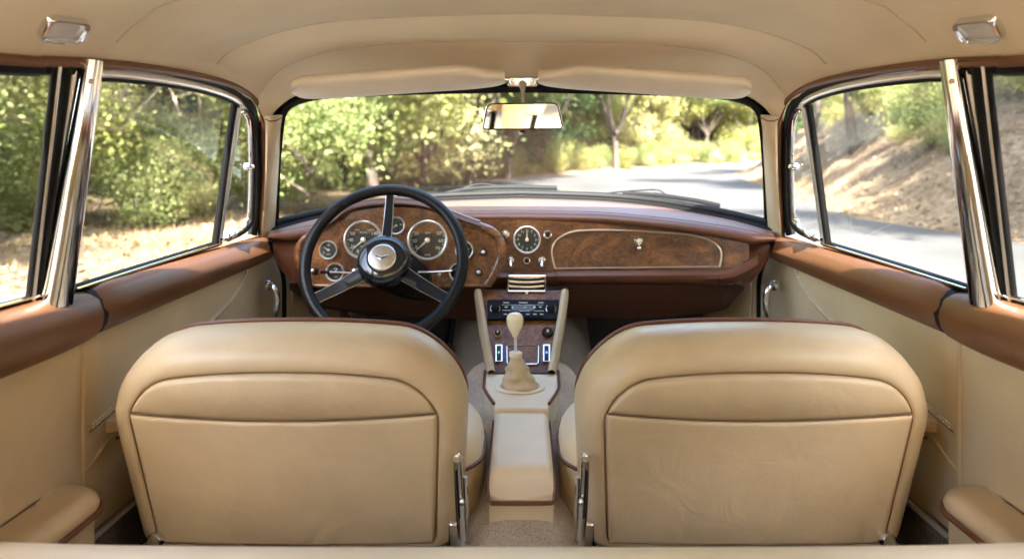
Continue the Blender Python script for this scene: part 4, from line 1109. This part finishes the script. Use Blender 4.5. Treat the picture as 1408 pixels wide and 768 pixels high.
# ------------------------------------------------------------------ REAR VIEW MIRROR
mc = P(718.5, 160, 1.42)
mr = thing('rear_view_mirror', P(718, 112, 1.585), 'chrome rear-view mirror hanging on a stem between the two sun visors', 'mirror')
MM = frame(Vector((-.118, -1, -.060)), (0, 0, 1))
def mshape(k, h, n=5):
    """tapered rounded mirror outline"""
    out = []
    for (sx, sy, a0, hwv) in ((1, 1, 0, .0735), (-1, 1, 90, .0735), (-1, -1, 180, .080), (1, -1, 270, .080)):
        r = .013 if sy > 0 else .006
        for q in range(n):
            a = R(a0 + 90 * q / (n - 1))
            out.append(mc + MM @ Vector(((sx * (hwv - r) + r * math.cos(a)) * k, (sy * (.0255 - r) + r * math.sin(a)) * (k if k > .9 else k), h)))
    top = out
    return out
hs = mesh('mirror_housing', *rings([mshape(.80, -.016), mshape(.94, -.012), mshape(1.0, -.004), mshape(1.0, .001), mshape(.985, .003), mshape(.955, .0028), mshape(.95, .001)], True, False), CHROME, mr)
mesh('mirror_glass', *rings([mshape(.955, .0014), mshape(.5, .0014)], False, True), MIRROR, hs, smooth=False)
mesh('mirror_rim', *tube(mshape(.962, .0026), .0013, 6, closed=True), BLACK, hs)
mesh('mirror_stem', *tube(catmull([P(718.5, 116, 1.575), P(718.5, 124, 1.55), P(719, 136, 1.49), P(719, 146, 1.445)], 6), [.0085, .0082, .0078, .0072, .0068, .0062, .0058, .0054, .005, .0048, .0046, .0046, .0046, .0046, .0046, .0048, .005, .005, .005], 14), CHROME, mr)
mcn = P(718.5, 112, 1.59); MQ = frame((0, -1, -.15))
mt = mesh('mirror_mount', *rings([rr2(.033, .0105, .006, -.012, mcn, MQ), rr2(.033, .0105, .006, .004, mcn, MQ), rr2(.030, .008, .005, .008, mcn, MQ), rr2(.028, .0065, .004, .006, mcn, MQ)]), CHROME, mr)
for sx in (-1, 1):
    mesh('screw', *lathe(mcn + MQ @ Vector((sx * .021, 0, .006)), MQ, [(.0055, 0), (.0045, .0035), (.001, .004)], 12), CHROME2, mt)
mesh('dipping_tab', *rbox(P(719, 181, 1.43), (.010, .006, .005), .001), BLACK, mr)

# ------------------------------------------------------------------ WIPERS (outside the glass)
for lab, bl, arm_ in (('left wiper lying along the foot of the windscreen above the console', [(603, 269), (640, 260.5), (700, 257.5), (766, 258.5)], [(598, 274), (620, 265), (650, 254.5), (668, 253), (690, 256.5)]),
                      ('right wiper lying along the foot of the windscreen above the glovebox', [(856, 265.5), (900, 268), (950, 275), (990, 283)], [(815, 269), (840, 265), (875, 262), (903, 261), (915, 267)])):
    def gY(x): return float(np.interp(abs(x - 717), [0, 120, 200, 280, 340], [2.235, 2.20, 2.14, 2.05, 1.93])) + .015
    c = P(arm_[0][0], arm_[0][1], gY(arm_[0][0]))
    wp = thing('windscreen_wiper', c, lab, 'wiper', 'windscreen wipers')
    mesh('wiper_blade', *tube(catmull([P(x, y, gY(x)) for x, y in bl], 8), .0052, 8, sx=.8, sy=1.2), RUBBER, wp)
    mesh('wiper_arm', *tube(catmull([P(x, y, gY(x) + .02) for x, y in arm_], 8), .0024, 8), RUBBER, wp)
    mesh('wiper_bridge', *tube([p + Vector((0, .008, .006)) for p in catmull([P(x, y, gY(x)) for x, y in bl[1:]], 8)], .0020, 6), RUBBER, wp)

#@@OUTDOORS
# ------------------------------------------------------------------ GROUND AND ROAD
rng = np.random.default_rng(11)
GZ = -1.18
Lp = [(-3.4, -60), (-3.6, 8), (-4.6, 22), (-5, 30), (-4.3, 38), (-1.0, 52), (4, 63), (9.4, 71.5), (20, 82), (35, 92), (60, 101), (110, 108)]
Rp = [(8.2, -60), (7.7, 10), (8.2, 19), (12.7, 38), (17.4, 58), (19.4, 67), (23, 75), (31, 82), (45, 90), (66, 96), (110, 101)]
def lin(pl, n):
    c = catmull([Vector((x, y, 0)) for x, y in pl], 10); return resample(c, n)
LL = np.array([(p.x, p.y) for p in lin(Lp, 160)]); RL = np.array([(p.x, p.y) for p in lin(Rp, 160)])
def rise(y): return .0038 * np.maximum(y - 35, 0) ** 1.5 * np.where(y > 35, 1, 0) * np.minimum(1, 1)
def sdist(pl, x, y):
    """signed distance, positive to the left of the line's direction of travel"""
    a = pl[:-1]; b = pl[1:]; d = b - a; l2 = (d ** 2).sum(1)
    px = x[:, None] - a[:, 0]; py = y[:, None] - a[:, 1]
    t = np.clip((px * d[:, 0] + py * d[:, 1]) / l2, 0, 1)
    dx = px - t * d[:, 0]; dy = py - t * d[:, 1]; q = dx ** 2 + dy ** 2
    k = q.argmin(1); i = np.arange(len(x))
    cr = d[k, 0] * py[i, k] - d[k, 1] * px[i, k]
    return np.sqrt(q[i, k]) * np.sign(cr)
def vnoise(x, y, s, seed=0):
    """cheap smooth noise"""
    v = np.zeros_like(x); 
    r = np.random.default_rng(seed)
    for k in range(6):
        a, b, c, d = r.uniform(-1, 1, 4); v += np.sin((x * a + y * b) * s * (1 + .5 * k) * 1.7 + c * 9) * np.cos((x * b - y * a) * s * (1 + .4 * k) + d * 9) / (1 + .4 * k)
    return v / 3
def height(x, y):
    x = np.asarray(x, float); y = np.asarray(y, float); sh = x.shape; x = x.ravel(); y = y.ravel()
    base = GZ + rise(np.minimum(y, 110)) + np.maximum(y - 104, 0) * .16
    dl = sdist(LL, x, y); dr = -sdist(RL, x, y)
    right = np.maximum(dr - .5, 0); left = np.maximum(dl - .6, 0)
    ramp_r = 1 - np.exp(-right / .9)
    hb = ramp_r * right * .66; hb = np.where(hb > 6, 6 + (hb - 6) * .35, hb)
    hb += ramp_r * (vnoise(x, y, .9, 3) * .35 + vnoise(x, y, 3.1, 4) * .12) * np.minimum(right, 2)
    far = np.clip((y - 62) / 25, 0, 1)
    hl_ = left * .02 + np.clip(left - 6, 0, 40) * .05 + far * np.minimum(left, 14) * .15
    hl_ += (vnoise(x, y, .7, 5) * .10 + vnoise(x, y, 2.5, 6) * .04) * np.minimum(left, 1)
    return (base + np.where(dr > 0, hb, 0) + np.where(dl > 0, hl_, 0)).reshape(sh)
def H(x, y): return float(height([x], [y])[0])

def fast_mesh(name, V, Fc, mats, parent=None, smooth=False, attr=None):
    V = np.asarray(V, np.float32); Fc = np.asarray(Fc, np.int32)
    me = bpy.data.meshes.new(name); k = Fc.shape[1]
    me.vertices.add(len(V)); me.vertices.foreach_set('co', V.ravel())
    me.loops.add(Fc.size); me.loops.foreach_set('vertex_index', Fc.ravel())
    me.polygons.add(len(Fc)); me.polygons.foreach_set('loop_start', np.arange(0, Fc.size, k, dtype=np.int32))
    me.update(calc_edges=True)
    if smooth: me.polygons.foreach_set('use_smooth', [True] * len(Fc))
    for m in (mats if isinstance(mats, list) else [mats]): me.materials.append(m)
    if parent is None and name is None: return me
    return me
def link(name, me, parent=None):
    o = bpy.data.objects.new(name, me); COL.objects.link(o)
    if parent: o.parent = parent
    return o

def ground_material():
    m, nt, b = nodes('dry_ground')
    tc = N(nt, 'ShaderNodeTexCoord')
    a = N(nt, 'ShaderNodeTexNoise', i_Scale=.5, i_Detail=8.0, i_Roughness=.65); c = N(nt, 'ShaderNodeTexNoise', i_Scale=7.0, i_Detail=8.0, i_Roughness=.7)
    L(nt, tc.outputs['Object'], a.inputs['Vector']); L(nt, tc.outputs['Object'], c.inputs['Vector'])
    mx = N(nt, 'ShaderNodeMix', data_type='FLOAT'); mx.inputs[0].default_value = .6; L(nt, a.outputs[0], mx.inputs[2]); L(nt, c.outputs[0], mx.inputs[3])
    L(nt, ramp(nt, mx.outputs[0], [(.36, (.075, .052, .034)), (.45, (.15, .108, .072)), (.53, (.25, .19, .125)), (.66, (.38, .31, .21))]), b.inputs['Base Color'])
    b.inputs['Roughness'].default_value = 1; b.inputs['Specular IOR Level'].default_value = .1
    bp = N(nt, 'ShaderNodeBump', i_Strength=1.0, i_Distance=.12); L(nt, c.outputs[0], bp.inputs['Height']); L(nt, bp.outputs[0], b.inputs['Normal'])
    return m
def asphalt():
    m, nt, b = nodes('asphalt')
    tc = N(nt, 'ShaderNodeTexCoord')
    a = N(nt, 'ShaderNodeTexNoise', i_Scale=.35, i_Detail=7.0, i_Roughness=.6); c = N(nt, 'ShaderNodeTexNoise', i_Scale=60.0, i_Detail=4.0)
    L(nt, tc.outputs['Object'], a.inputs['Vector']); L(nt, tc.outputs['Object'], c.inputs['Vector'])
    mx = N(nt, 'ShaderNodeMix', data_type='FLOAT'); mx.inputs[0].default_value = .45; L(nt, a.outputs[0], mx.inputs[2]); L(nt, c.outputs[0], mx.inputs[3])
    L(nt, ramp(nt, mx.outputs[0], [(.36, (.042, .042, .041)), (.52, (.062, .061, .060)), (.68, (.088, .086, .083))]), b.inputs['Base Color'])
    b.inputs['Roughness'].default_value = .75; b.inputs['Specular IOR Level'].default_value = .3
    bp = N(nt, 'ShaderNodeBump', i_Strength=.5, i_Distance=.01); L(nt, c.outputs[0], bp.inputs['Height']); L(nt, bp.outputs[0], b.inputs['Normal'])
    return m
gx_ = np.concatenate([np.linspace(-160, -30, 20), np.linspace(-29, 30, 150), np.linspace(31, 170, 40)])
gy_ = np.concatenate([np.linspace(-120, -12, 16), np.linspace(-11, 60, 140), np.linspace(61, 130, 90), np.linspace(133, 260, 14)])
GX, GY = np.meshgrid(gx_, gy_)
GH = height(GX, GY)
VV = np.stack([GX.ravel(), GY.ravel(), GH.ravel()], 1); nx, ny = len(gx_), len(gy_)
ii = np.arange((ny - 1) * nx).reshape(ny - 1, nx)[:, :-1].ravel()
me = fast_mesh('ground', VV, np.stack([ii, ii + 1, ii + nx + 1, ii + nx], 1), ground_material(), smooth=True)
tag(link('ground', me), kind='structure')
rws = []
for t in np.linspace(0, 1, 15):
    p = LL * (1 - t) + RL * t
    hh = GZ + rise(np.minimum(p[:, 1], 110))
    rws.append([Vector((a, b, c + .03 + .05 * math.sin(math.pi * t))) for (a, b), c in zip(p, hh)])
tag(mesh('road', *grid(rws), asphalt()), kind='structure')

# ------------------------------------------------------------------ FOLIAGE
def leafmat(name, c0, c1, c2, trans=.45):
    m = bpy.data.materials.new(name); m.use_nodes = True; nt = m.node_tree; nt.nodes.clear()
    o = N(nt, 'ShaderNodeOutputMaterial'); d = N(nt, 'ShaderNodeBsdfDiffuse'); t = N(nt, 'ShaderNodeBsdfTranslucent')
    tc = N(nt, 'ShaderNodeTexCoord'); nz = N(nt, 'ShaderNodeTexNoise', i_Scale=1.6, i_Detail=3.0); L(nt, tc.outputs['Object'], nz.inputs['Vector'])
    oi = N(nt, 'ShaderNodeObjectInfo'); ge = N(nt, 'ShaderNodeNewGeometry')
    ad = N(nt, 'ShaderNodeMath', operation='MULTIPLY_ADD'); ad.inputs[1].default_value = .22; L(nt, oi.outputs['Random'], ad.inputs[0]); L(nt, nz.outputs[0], ad.inputs[2])
    a2 = N(nt, 'ShaderNodeMath', operation='MULTIPLY_ADD'); a2.inputs[1].default_value = .30; L(nt, ge.outputs['Random Per Island'], a2.inputs[0]); L(nt, ad.outputs[0], a2.inputs[2])
    col = ramp(nt, a2.outputs[0], [(.42, c0), (.70, c1), (.98, c2)])
    L(nt, col, d.inputs[0]); L(nt, col, t.inputs[0])
    mx = N(nt, 'ShaderNodeMixShader'); mx.inputs[0].default_value = trans
    L(nt, d.outputs[0], mx.inputs[1]); L(nt, t.outputs[0], mx.inputs[2]); L(nt, mx.outputs[0], o.inputs[0])
    return m
LEAF = [leafmat('leaves_yellow_green', (.16, .19, .055), (.31, .32, .11), (.47, .45, .22)),
        leafmat('leaves_mid_green', (.10, .14, .055), (.20, .245, .09), (.34, .36, .17)),
        leafmat('leaves_dark_green', (.030, .062, .034), (.065, .11, .052), (.13, .17, .075)),
        leafmat('leaves_pale_gold', (.24, .25, .09), (.40, .385, .16), (.56, .51, .27))]
BARK = simple('bark', (.075, .06, .048), .9, bump=(22, .9, .03), var=.35)
BARKP = simple('pale_bark', (.26, .215, .165), .9, bump=(22, .8, .03), var=.3)

def leaves(C_, n, sig, size, r):
    """n rhombic leaves spread round cluster centres C_ (k,3)"""
    k = r.integers(0, len(C_), n)
    sg = sig * r.uniform(.55, 1.25, len(C_))
    ofs = r.normal(0, 1, (n, 3)); ofs /= np.maximum(np.linalg.norm(ofs, axis=1, keepdims=True), 1e-6); ofs *= (r.uniform(.15, 1, (n, 1)) ** .5)
    far_ = np.where(r.random(n) < .30, r.uniform(1.2, 2.1, n), 1.0)[:, None]
    c = C_[k] + ofs * far_ * sg[k][:, None] * np.array([1.25, 1.25, .75])
    a = r.normal(0, 1, (n, 3)); a[:, 2] *= .6; a /= np.linalg.norm(a, axis=1, keepdims=True)
    b = np.cross(a, r.normal(0, 1, (n, 3))); b /= np.linalg.norm(b, axis=1, keepdims=True)
    s = size * r.uniform(.45, 1.5, (n, 1))
    V = np.stack([c - a * s * .5, c + b * s * .28, c + a * s * .5, c - b * s * .28], 1).reshape(-1, 3)
    Fc = np.arange(4 * n).reshape(n, 4)
    return V, Fc

def grow(seed, h, spread, fork, nlimb, lean=.1, trunk_r=.18, low=0.0, pieces=4):
    """trunk + limbs mesh data and the twig tips"""
    r = random.Random(seed); V = []; Fc = []; tips = []
    def limb(p, d, ln, rad, lev):
        pts = [p]; rads = [rad]; q = Vector(p); dd = Vector(d); st_ = 6
        for i in range(st_):
            dd = (dd + Vector((r.uniform(-1, 1), r.uniform(-1, 1), r.uniform(-.4, .7))) * (.16 + .06 * lev)).normalized()
            q = q + dd * ln / st_; pts.append(q.copy()); rads.append(rad * (1 - .62 * (i + 1) / st_))
            if lev < 2 and i >= (1 if lev else 3):
                if r.random() < .8:
                    s_ = Vector((r.uniform(-1, 1), r.uniform(-1, 1), r.uniform(-.15, .8))).normalized()
                    limb(q, (dd * .4 + s_).normalized(), ln * r.uniform(.38, .6), rads[-1] * .6, lev + 1)
            if lev >= 1 and i >= 2: tips.append(q + Vector((r.uniform(-.2, .2), r.uniform(-.2, .2), r.uniform(-.1, .25))))
        a, b = tube(pts, rads, 7 if lev == 0 else 5); n = len(V); V.extend(a); Fc.extend([tuple(x + n for x in f) for f in b])
        tips.append(q)
    # trunk
    p = Vector((0, 0, -.3)); d = Vector((r.uniform(-1, 1) * lean, r.uniform(-1, 1) * lean, 1)).normalized()
    pts = [p.copy()]; rads = [trunk_r * 1.5]; nst = 6
    for i in range(nst):
        d = (d + Vector((r.uniform(-1, 1), r.uniform(-1, 1), .3)) * .10).normalized(); p = p + d * (h * fork + .3) / nst; pts.append(p.copy()); rads.append(trunk_r * (1.1 - .35 * i / nst))
        if low and i > 1 and r.random() < low:
            s_ = Vector((r.uniform(-1, 1), r.uniform(-1, 1), .3)).normalized(); limb(p, s_, spread * .7, trunk_r * .35, 1)
    a, b = tube(catmull(pts, 2), resample_r(rads, 13), 10); V.extend(a); Fc.extend(b)
    ph = r.uniform(0, 6)
    for k in range(nlimb):
        an = ph + 2 * math.pi * k / nlimb + r.uniform(-.4, .4)
        limb(p - d * r.uniform(0, .12) * h, Vector((math.cos(an) * spread / h * 1.5, math.sin(an) * spread / h * 1.5, r.uniform(.7, 1.15))).normalized(), h * (1 - fork) * r.uniform(.75, 1.1), trunk_r * .62, 0)
    return V, Fc, np.array([tuple(t) for t in tips])
def resample_r(a, n): return list(np.interp(np.linspace(0, len(a) - 1, n), range(len(a)), a))

def tree_kind(seed, h, spread, fork, nlimb, nleaf, size, sig, leafm, bark, trunk_r=.18, low=0.0):
    V, Fc, tips = grow(seed, h, spread, fork, nlimb, trunk_r=trunk_r, low=low)
    r = np.random.default_rng(seed)
    me = bpy.data.meshes.new('trunk'); me.from_pydata([tuple(v) for v in V], [], Fc); me.materials.append(bark)
    me.polygons.foreach_set('use_smooth', [True] * len(me.polygons))
    lv, lf = leaves(tips, nleaf, sig, size, r)
    lv[:, 2] = np.maximum(lv[:, 2], .05)
    cm = fast_mesh('crown', lv, lf, leafm)
    return me, cm
KIND = {
    'tall': tree_kind(8, 13, 7.5, .52, 7, 30000, .26, 1.15, LEAF[1], BARK, .21),
    'oak': tree_kind(1, 9.5, 4.0, .30, 6, 26000, .24, 1.05, LEAF[1], BARK, .20),
    'gold': tree_kind(2, 8.5, 3.8, .22, 6, 26000, .23, 1.0, LEAF[0], BARK, .13, .9),
    'dark': tree_kind(3, 10.5, 4.2, .26, 6, 28000, .25, 1.15, LEAF[2], BARK, .17, .8),
    'pale': tree_kind(4, 7.5, 3.6, .18, 6, 24000, .22, .95, LEAF[3], BARK, .11, .9),
    'near': tree_kind(5, 6.5, 3.0, .20, 6, 60000, .095, .75, LEAF[0], BARKP, .10, 1),
    'near2': tree_kind(6, 7.0, 3.2, .22, 6, 60000, .095, .78, LEAF[1], BARK, .09, 1),
}
def shrub_kind(seed, h, w, n, size, leafm):
    r = np.random.default_rng(seed); rr = random.Random(seed)
    V = []; Fc = []; tips = []
    for k in range(11):
        a = rr.uniform(0, 6.28); e = Vector((math.cos(a) * w * rr.uniform(.2, .9), math.sin(a) * w * rr.uniform(.2, .9), h * rr.uniform(.45, .95)))
        p = [Vector((0, 0, -.1)), e * .35 + Vector((0, 0, h * .12)), e * .75, e]
        x, y = tube(p, [.03, .022, .014, .006], 5); q = len(V); V += x; Fc += [tuple(i + q for i in f) for f in y]
        tips += [tuple(e * .3), tuple(e * .6), tuple(e * .8), tuple(e)]
    me = bpy.data.meshes.new('stems'); me.from_pydata([tuple(v) for v in V], [], Fc); me.materials.append(BARK)
    lv, lf = leaves(np.array(tips), n, w * .34, size, r); lv[:, 2] = np.maximum(lv[:, 2], .02)
    return me, fast_mesh('foliage', lv, lf, leafm)
SHR = {'s_gold': shrub_kind(21, 2.0, 1.3, 13000, .075, LEAF[0]), 's_green': shrub_kind(22, 2.4, 1.4, 13000, .08, LEAF[1]), 's_pale': shrub_kind(23, 1.4, 1.1, 9000, .07, LEAF[3])}

def plant(kind, x, y, sc, rot, label, group=None, tall=1.0, cat=None):
    tr = kind in KIND; tm, cm = (KIND if tr else SHR)[kind]
    o = bpy.data.objects.new('broadleaf_tree' if tr else 'shrub', None); COL.objects.link(o)
    o.location = (x, y, H(x, y) - .05); o.rotation_euler = (0, 0, rot); o.scale = (sc, sc, sc * tall)
    tag(o, label, cat or ('tree' if tr else 'shrub'), group)
    a = link('trunk' if tr else 'stems', tm, o); b = link('crown' if tr else 'foliage', cm, o)
    return o
# trees one can tell apart through the glass
def at(px, Y): return (px - CX) * Y / F, Y
single = [
    ('oak', at(848, 74), 1.25, .4, 'tall dark-trunked oak right of the mirror at the road bend', 1.15),
    ('oak', at(972, 96), 1.0, 2.2, 'rounded green tree on the dry bank beyond the bend, right of the tall oak', 1.0),
    ('gold', at(800, 84), 1.0, 1.2, 'sunlit pale-barked tree just left of the tall oak', 1.0),
    ('pale', at(900, 90), 1.15, 4.2, 'bright gold-leaved tree between the tall oak and the bank', 1.1),
    ('gold', at(470, 19), 1.0, .2, 'slender forked tree seen above the left rim of the steering wheel', 1.1),
    ('near2', at(425, 16), .9, 3.1, 'leaning green tree at the left edge of the windscreen', 1.15),
    ('pale', at(585, 34), 1.15, 5.0, 'pale gold tree filling the windscreen above the steering wheel', 1.1),
    ('dark', at(655, 44), 1.0, 1.0, 'dark green tree just left of the mirror', 1.0),
    ('dark', at(745, 62), 1.05, 2.0, 'dark green tree behind the mirror', 1.0),
    ('oak', at(700, 52), .9, 3.3, 'crooked-trunked tree below the mirror on the road verge', 1.0),
    ('near', (-9.2, 14.5), 1.0, .6, 'bushy yellow-green tree in the middle of the left door window', 1.0),
    ('near', (-8.9, 20.0), 1.0, 1.6, 'yellow-green tree behind the front edge of the left door window', 1.1),
    ('near2', (-8.8, 9.6), .95, 2.6, 'leafy green tree behind the left chrome pillar', 1.0),
    ('near', (-9.6, 6.6), .9, 4.4, 'yellow-green tree filling the left rear quarter window', 1.0),
]
for k, (x, y), sc, rot, lab, tall in single: plant(k, x, y, sc, rot, lab, None, tall)
for i, (x, y, rot, lab) in enumerate([(-6.2, 31, 2.0, 'tall slim-trunked tree on the verge between wheel and mirror'), (15.5, 34, 1.0, 'tall tree on the right bank whose boughs reach across the road'), (20.5, 52, 3.0, 'tall tree on the right bank near the bend'), (17.4, 23, 5.1, 'tall tree high on the right bank, crown above the window'), (-3.4, 47, 3.9, 'tall tree on the verge below the mirror with a high crown'), (10.6, 3, 2.2, 'tall tree on the right bank beside the rear quarter window')]):
    plant('tall', x, y, 1.0, rot, lab)  # high crowns added above the view to dapple the road with shade
for i in range(26):
    px_ = 690 + i * 15; Y_ = 104 + (i % 3) * 9
    plant(['oak', 'dark', 'gold'][i % 3], (px_ - CX) * Y_ / F, Y_, 1.15, i * 1.3, 'broadleaf tree of the dense wood left of and beyond the road', 'trees of the roadside wood', 1.15)
for i in range(16):
    plant(['oak', 'gold', 'dark', 'pale'][i % 4], -34 + i * 4.4, -38 - 7 * (i % 3), 1.1, i * 1.9, 'broadleaf tree of the dense wood left of and beyond the road', 'trees of the roadside wood')
# the wood behind them
wood = []
for i in range(2500):
    y = rng.uniform(4, 150); x = rng.uniform(-60, 95)
    if len(wood) >= 170: break
    dl = float(sdist(LL, np.array([x]), np.array([y]))[0])
    if dl < (5.0 if y < 60 else 5.5): continue
    if x < -14 - y * .62 or x > 12 + y * .62: continue
    if dl > 45: continue
    if x > 0 and y < 70: continue
    if min([(x - a) ** 2 + (y - b) ** 2 for a, b in wood] + [(x - p[1][0]) ** 2 + (y - p[1][1]) ** 2 for p in single]) < (10 if y < 50 else 18): continue
    wood.append((x, y))
for i, (x, y) in enumerate(wood):
    near = y < 24 and x > -16
    k = ['near', 'near2'][i % 2] if near else ['oak', 'gold', 'dark', 'pale', 'gold'][i % 5]
    plant(k, x, y, rng.uniform(.85, 1.25), rng.uniform(0, 6.28), 'broadleaf tree of the dense wood left of and beyond the road', 'trees of the roadside wood', rng.uniform(.95, 1.2))
# shrubs along the left verge and round the bend
seg = [k for k in range(len(LL) - 1) if LL[k][1] > 5 and LL[k][0] < 60]
for i in range(78):
    k = seg[int(len(seg) * (i + .5) / 78 * 1.0) % len(seg)]
    d = LL[k + 1] - LL[k]; d /= np.linalg.norm(d); nrm = np.array([-d[1], d[0]]); y_ = LL[k][1]
    q = LL[k] + nrm * (rng.uniform(3.2, 5.0) if y_ < 40 else rng.uniform(1.8, 4.2)) + d * rng.uniform(-.5, .5)
    plant(['s_gold', 's_green', 's_pale', 's_green'][i % 4], q[0], q[1], rng.uniform(.6, 1.05) * (1 if y_ < 30 else 1.3), rng.uniform(0, 6), 'low leafy shrub along the left verge in front of the wood', 'shrubs along the left verge')
# right bank: shrubs and overhanging trees
for i, (x, y, k, sc) in enumerate([(13.5, 16.5, 's_green', 1.0), (15, 21, 's_gold', 1.2), (12.2, 11.5, 's_gold', .8), (12.8, 8.5, 's_green', .9), (13.2, 18.2, 's_gold', 1.1), (12.9, 14.6, 's_gold', .8), (12.0, 21.5, 's_green', .9), (14.4, 10.4, 's_gold', 1.2), (13.8, 25.5, 's_gold', 1.2), (15.4, 16.8, 's_gold', 1.3), (17.2, 27, 's_green', 1.2), (14.6, 13, 's_gold', 1.1), (10.8, 14.2, 's_green', .4), (10.2, 10.6, 's_pale', .35), (11.6, 19.5, 's_green', .5), (19, 33, 's_gold', 1.2), (21, 44, 's_green', 1.1), (24, 56, 's_gold', 1.1), (13, 24.5, 's_pale', .6)]):
    plant(k, x, y, sc, i * 1.7, 'leafy shrub clinging to the dry bank on the right', 'shrubs on the right bank')
for i, (x, y, k, sc) in enumerate([(14.2, 15, 'near', .75), (15.2, 20, 'near2', .85), (13.4, 10.5, 'near2', .7), (12.8, 6.5, 'near', .7), (17.5, 25, 'near', .9), (21, 31, 'gold', .8), (24, 40, 'oak', .8), (26, 50, 'gold', .8), (30, 60, 'oak', .8), (13.5, 1.5, 'near2', .8), (11.5, -4, 'near', .9), (14, -9, 'near2', 1.0), (19, 14, 'near', 1.0), (20, 20, 'near2', 1.0), (19, 8, 'near', 1.0), (28, 34, 'dark', .8), (33, 50, 'gold', .9)]):
    plant(k, x, y, sc, i * 2.1, 'tree growing on top of the dry bank right of the road', 'trees on the right bank')  # those behind the car, out of view, are added to dapple bank and road

# dry grass on the verges: nobody could count it
def tufts(n, place, hmin, hmax, seed, name, mat):
    r = np.random.default_rng(seed); xy = place(r, n); z = height(xy[:, 0], xy[:, 1])
    n = len(xy); a = r.uniform(0, 6.28, n); hgt = r.uniform(hmin, hmax, n); w_ = hgt * .035 + .003; ln = r.normal(0, .35, (n, 2)) * hgt[:, None]
    p = np.column_stack([xy, z]); e = np.column_stack([np.cos(a), np.sin(a), np.zeros(n)]) * w_[:, None]
    mid = p + np.column_stack([ln * .35, hgt * .6]); tip = p + np.column_stack([ln, hgt])
    V = np.stack([p - e, p + e, mid + e * .7, tip, mid - e * .7], 1).reshape(-1, 3)
    tag(link(name, fast_mesh(name, V, np.arange(5 * n).reshape(n, 5), mat)), kind='stuff', label='dry straw-coloured grass on the verge', cat='grass')
STRAW = leafmat('straw', (.17, .12, .06), (.28, .21, .11), (.40, .32, .19), .3)
def left_verge(r, n):
    y = 3.5 + 42 * r.uniform(0, 1, n) ** 1.7; xl_ = np.interp(y, [8, 22, 30, 38, 52], [-3.6, -4.6, -5, -4.3, -1]); d = .25 + 7.5 * r.uniform(0, 1, n) ** .8
    keep = vnoise(xl_ - d, y, 1.3, 9) + r.uniform(-.5, .5, n) > -.25
    return np.column_stack([xl_ - d, y])[keep]
tufts(26000, left_verge, .02, .13, 31, 'dry_grass', STRAW)
def right_bank(r, n):
    y = 2 + 60 * r.uniform(0, 1, n) ** 1.6; xr_ = np.interp(y, [10, 19, 38, 58], [7.7, 8.2, 12.7, 17.4]); d = .3 + 7 * r.uniform(0, 1, n)
    keep = vnoise(xr_ + d, y, 1.1, 12) + r.uniform(-.4, .4, n) > .15
    return np.column_stack([xr_ + d, y])[keep]
tufts(20000, right_bank, .03, .14, 33, 'bank_grass', STRAW)

# fallen leaves and crumbs of bark over the banks and verges
r_ = np.random.default_rng(41); n = 26000
y = 1 + 55 * r_.uniform(0, 1, n) ** 1.6; side_ = r_.random(n) < .7
xr_ = np.interp(y, [10, 19, 38, 58], [7.7, 8.2, 12.7, 17.4]) + .1 + 8 * r_.uniform(0, 1, n) ** 1.2
xq = np.interp(y, [8, 22, 30, 38, 52], [-3.6, -4.6, -5, -4.3, -1]) - .2 - 5 * r_.uniform(0, 1, n)
x = np.where(side_, xr_, xq); z = height(x, y) + .02
c = np.column_stack([x, y, z]); a = r_.normal(0, 1, (n, 3)); a[:, 2] *= .35; a /= np.linalg.norm(a, axis=1, keepdims=True)
b = np.cross(a, r_.normal(0, 1, (n, 3)) * .3 + np.array([0, 0, 1])); b /= np.linalg.norm(b, axis=1, keepdims=True); s_ = r_.uniform(.02, .075, (n, 1))
V = np.stack([c - a * s_, c + b * s_ * .6, c + a * s_, c - b * s_ * .6], 1).reshape(-1, 3)
LIT = leafmat('leaf_litter', (.07, .045, .025), (.20, .14, .08), (.42, .34, .22), .1)
tag(link('leaf_litter', fast_mesh('leaf_litter', V, np.arange(4 * n).reshape(n, 4), LIT)), kind='stuff', label='dead leaves and crumbs littering the banks beside the road', cat='leaf litter')
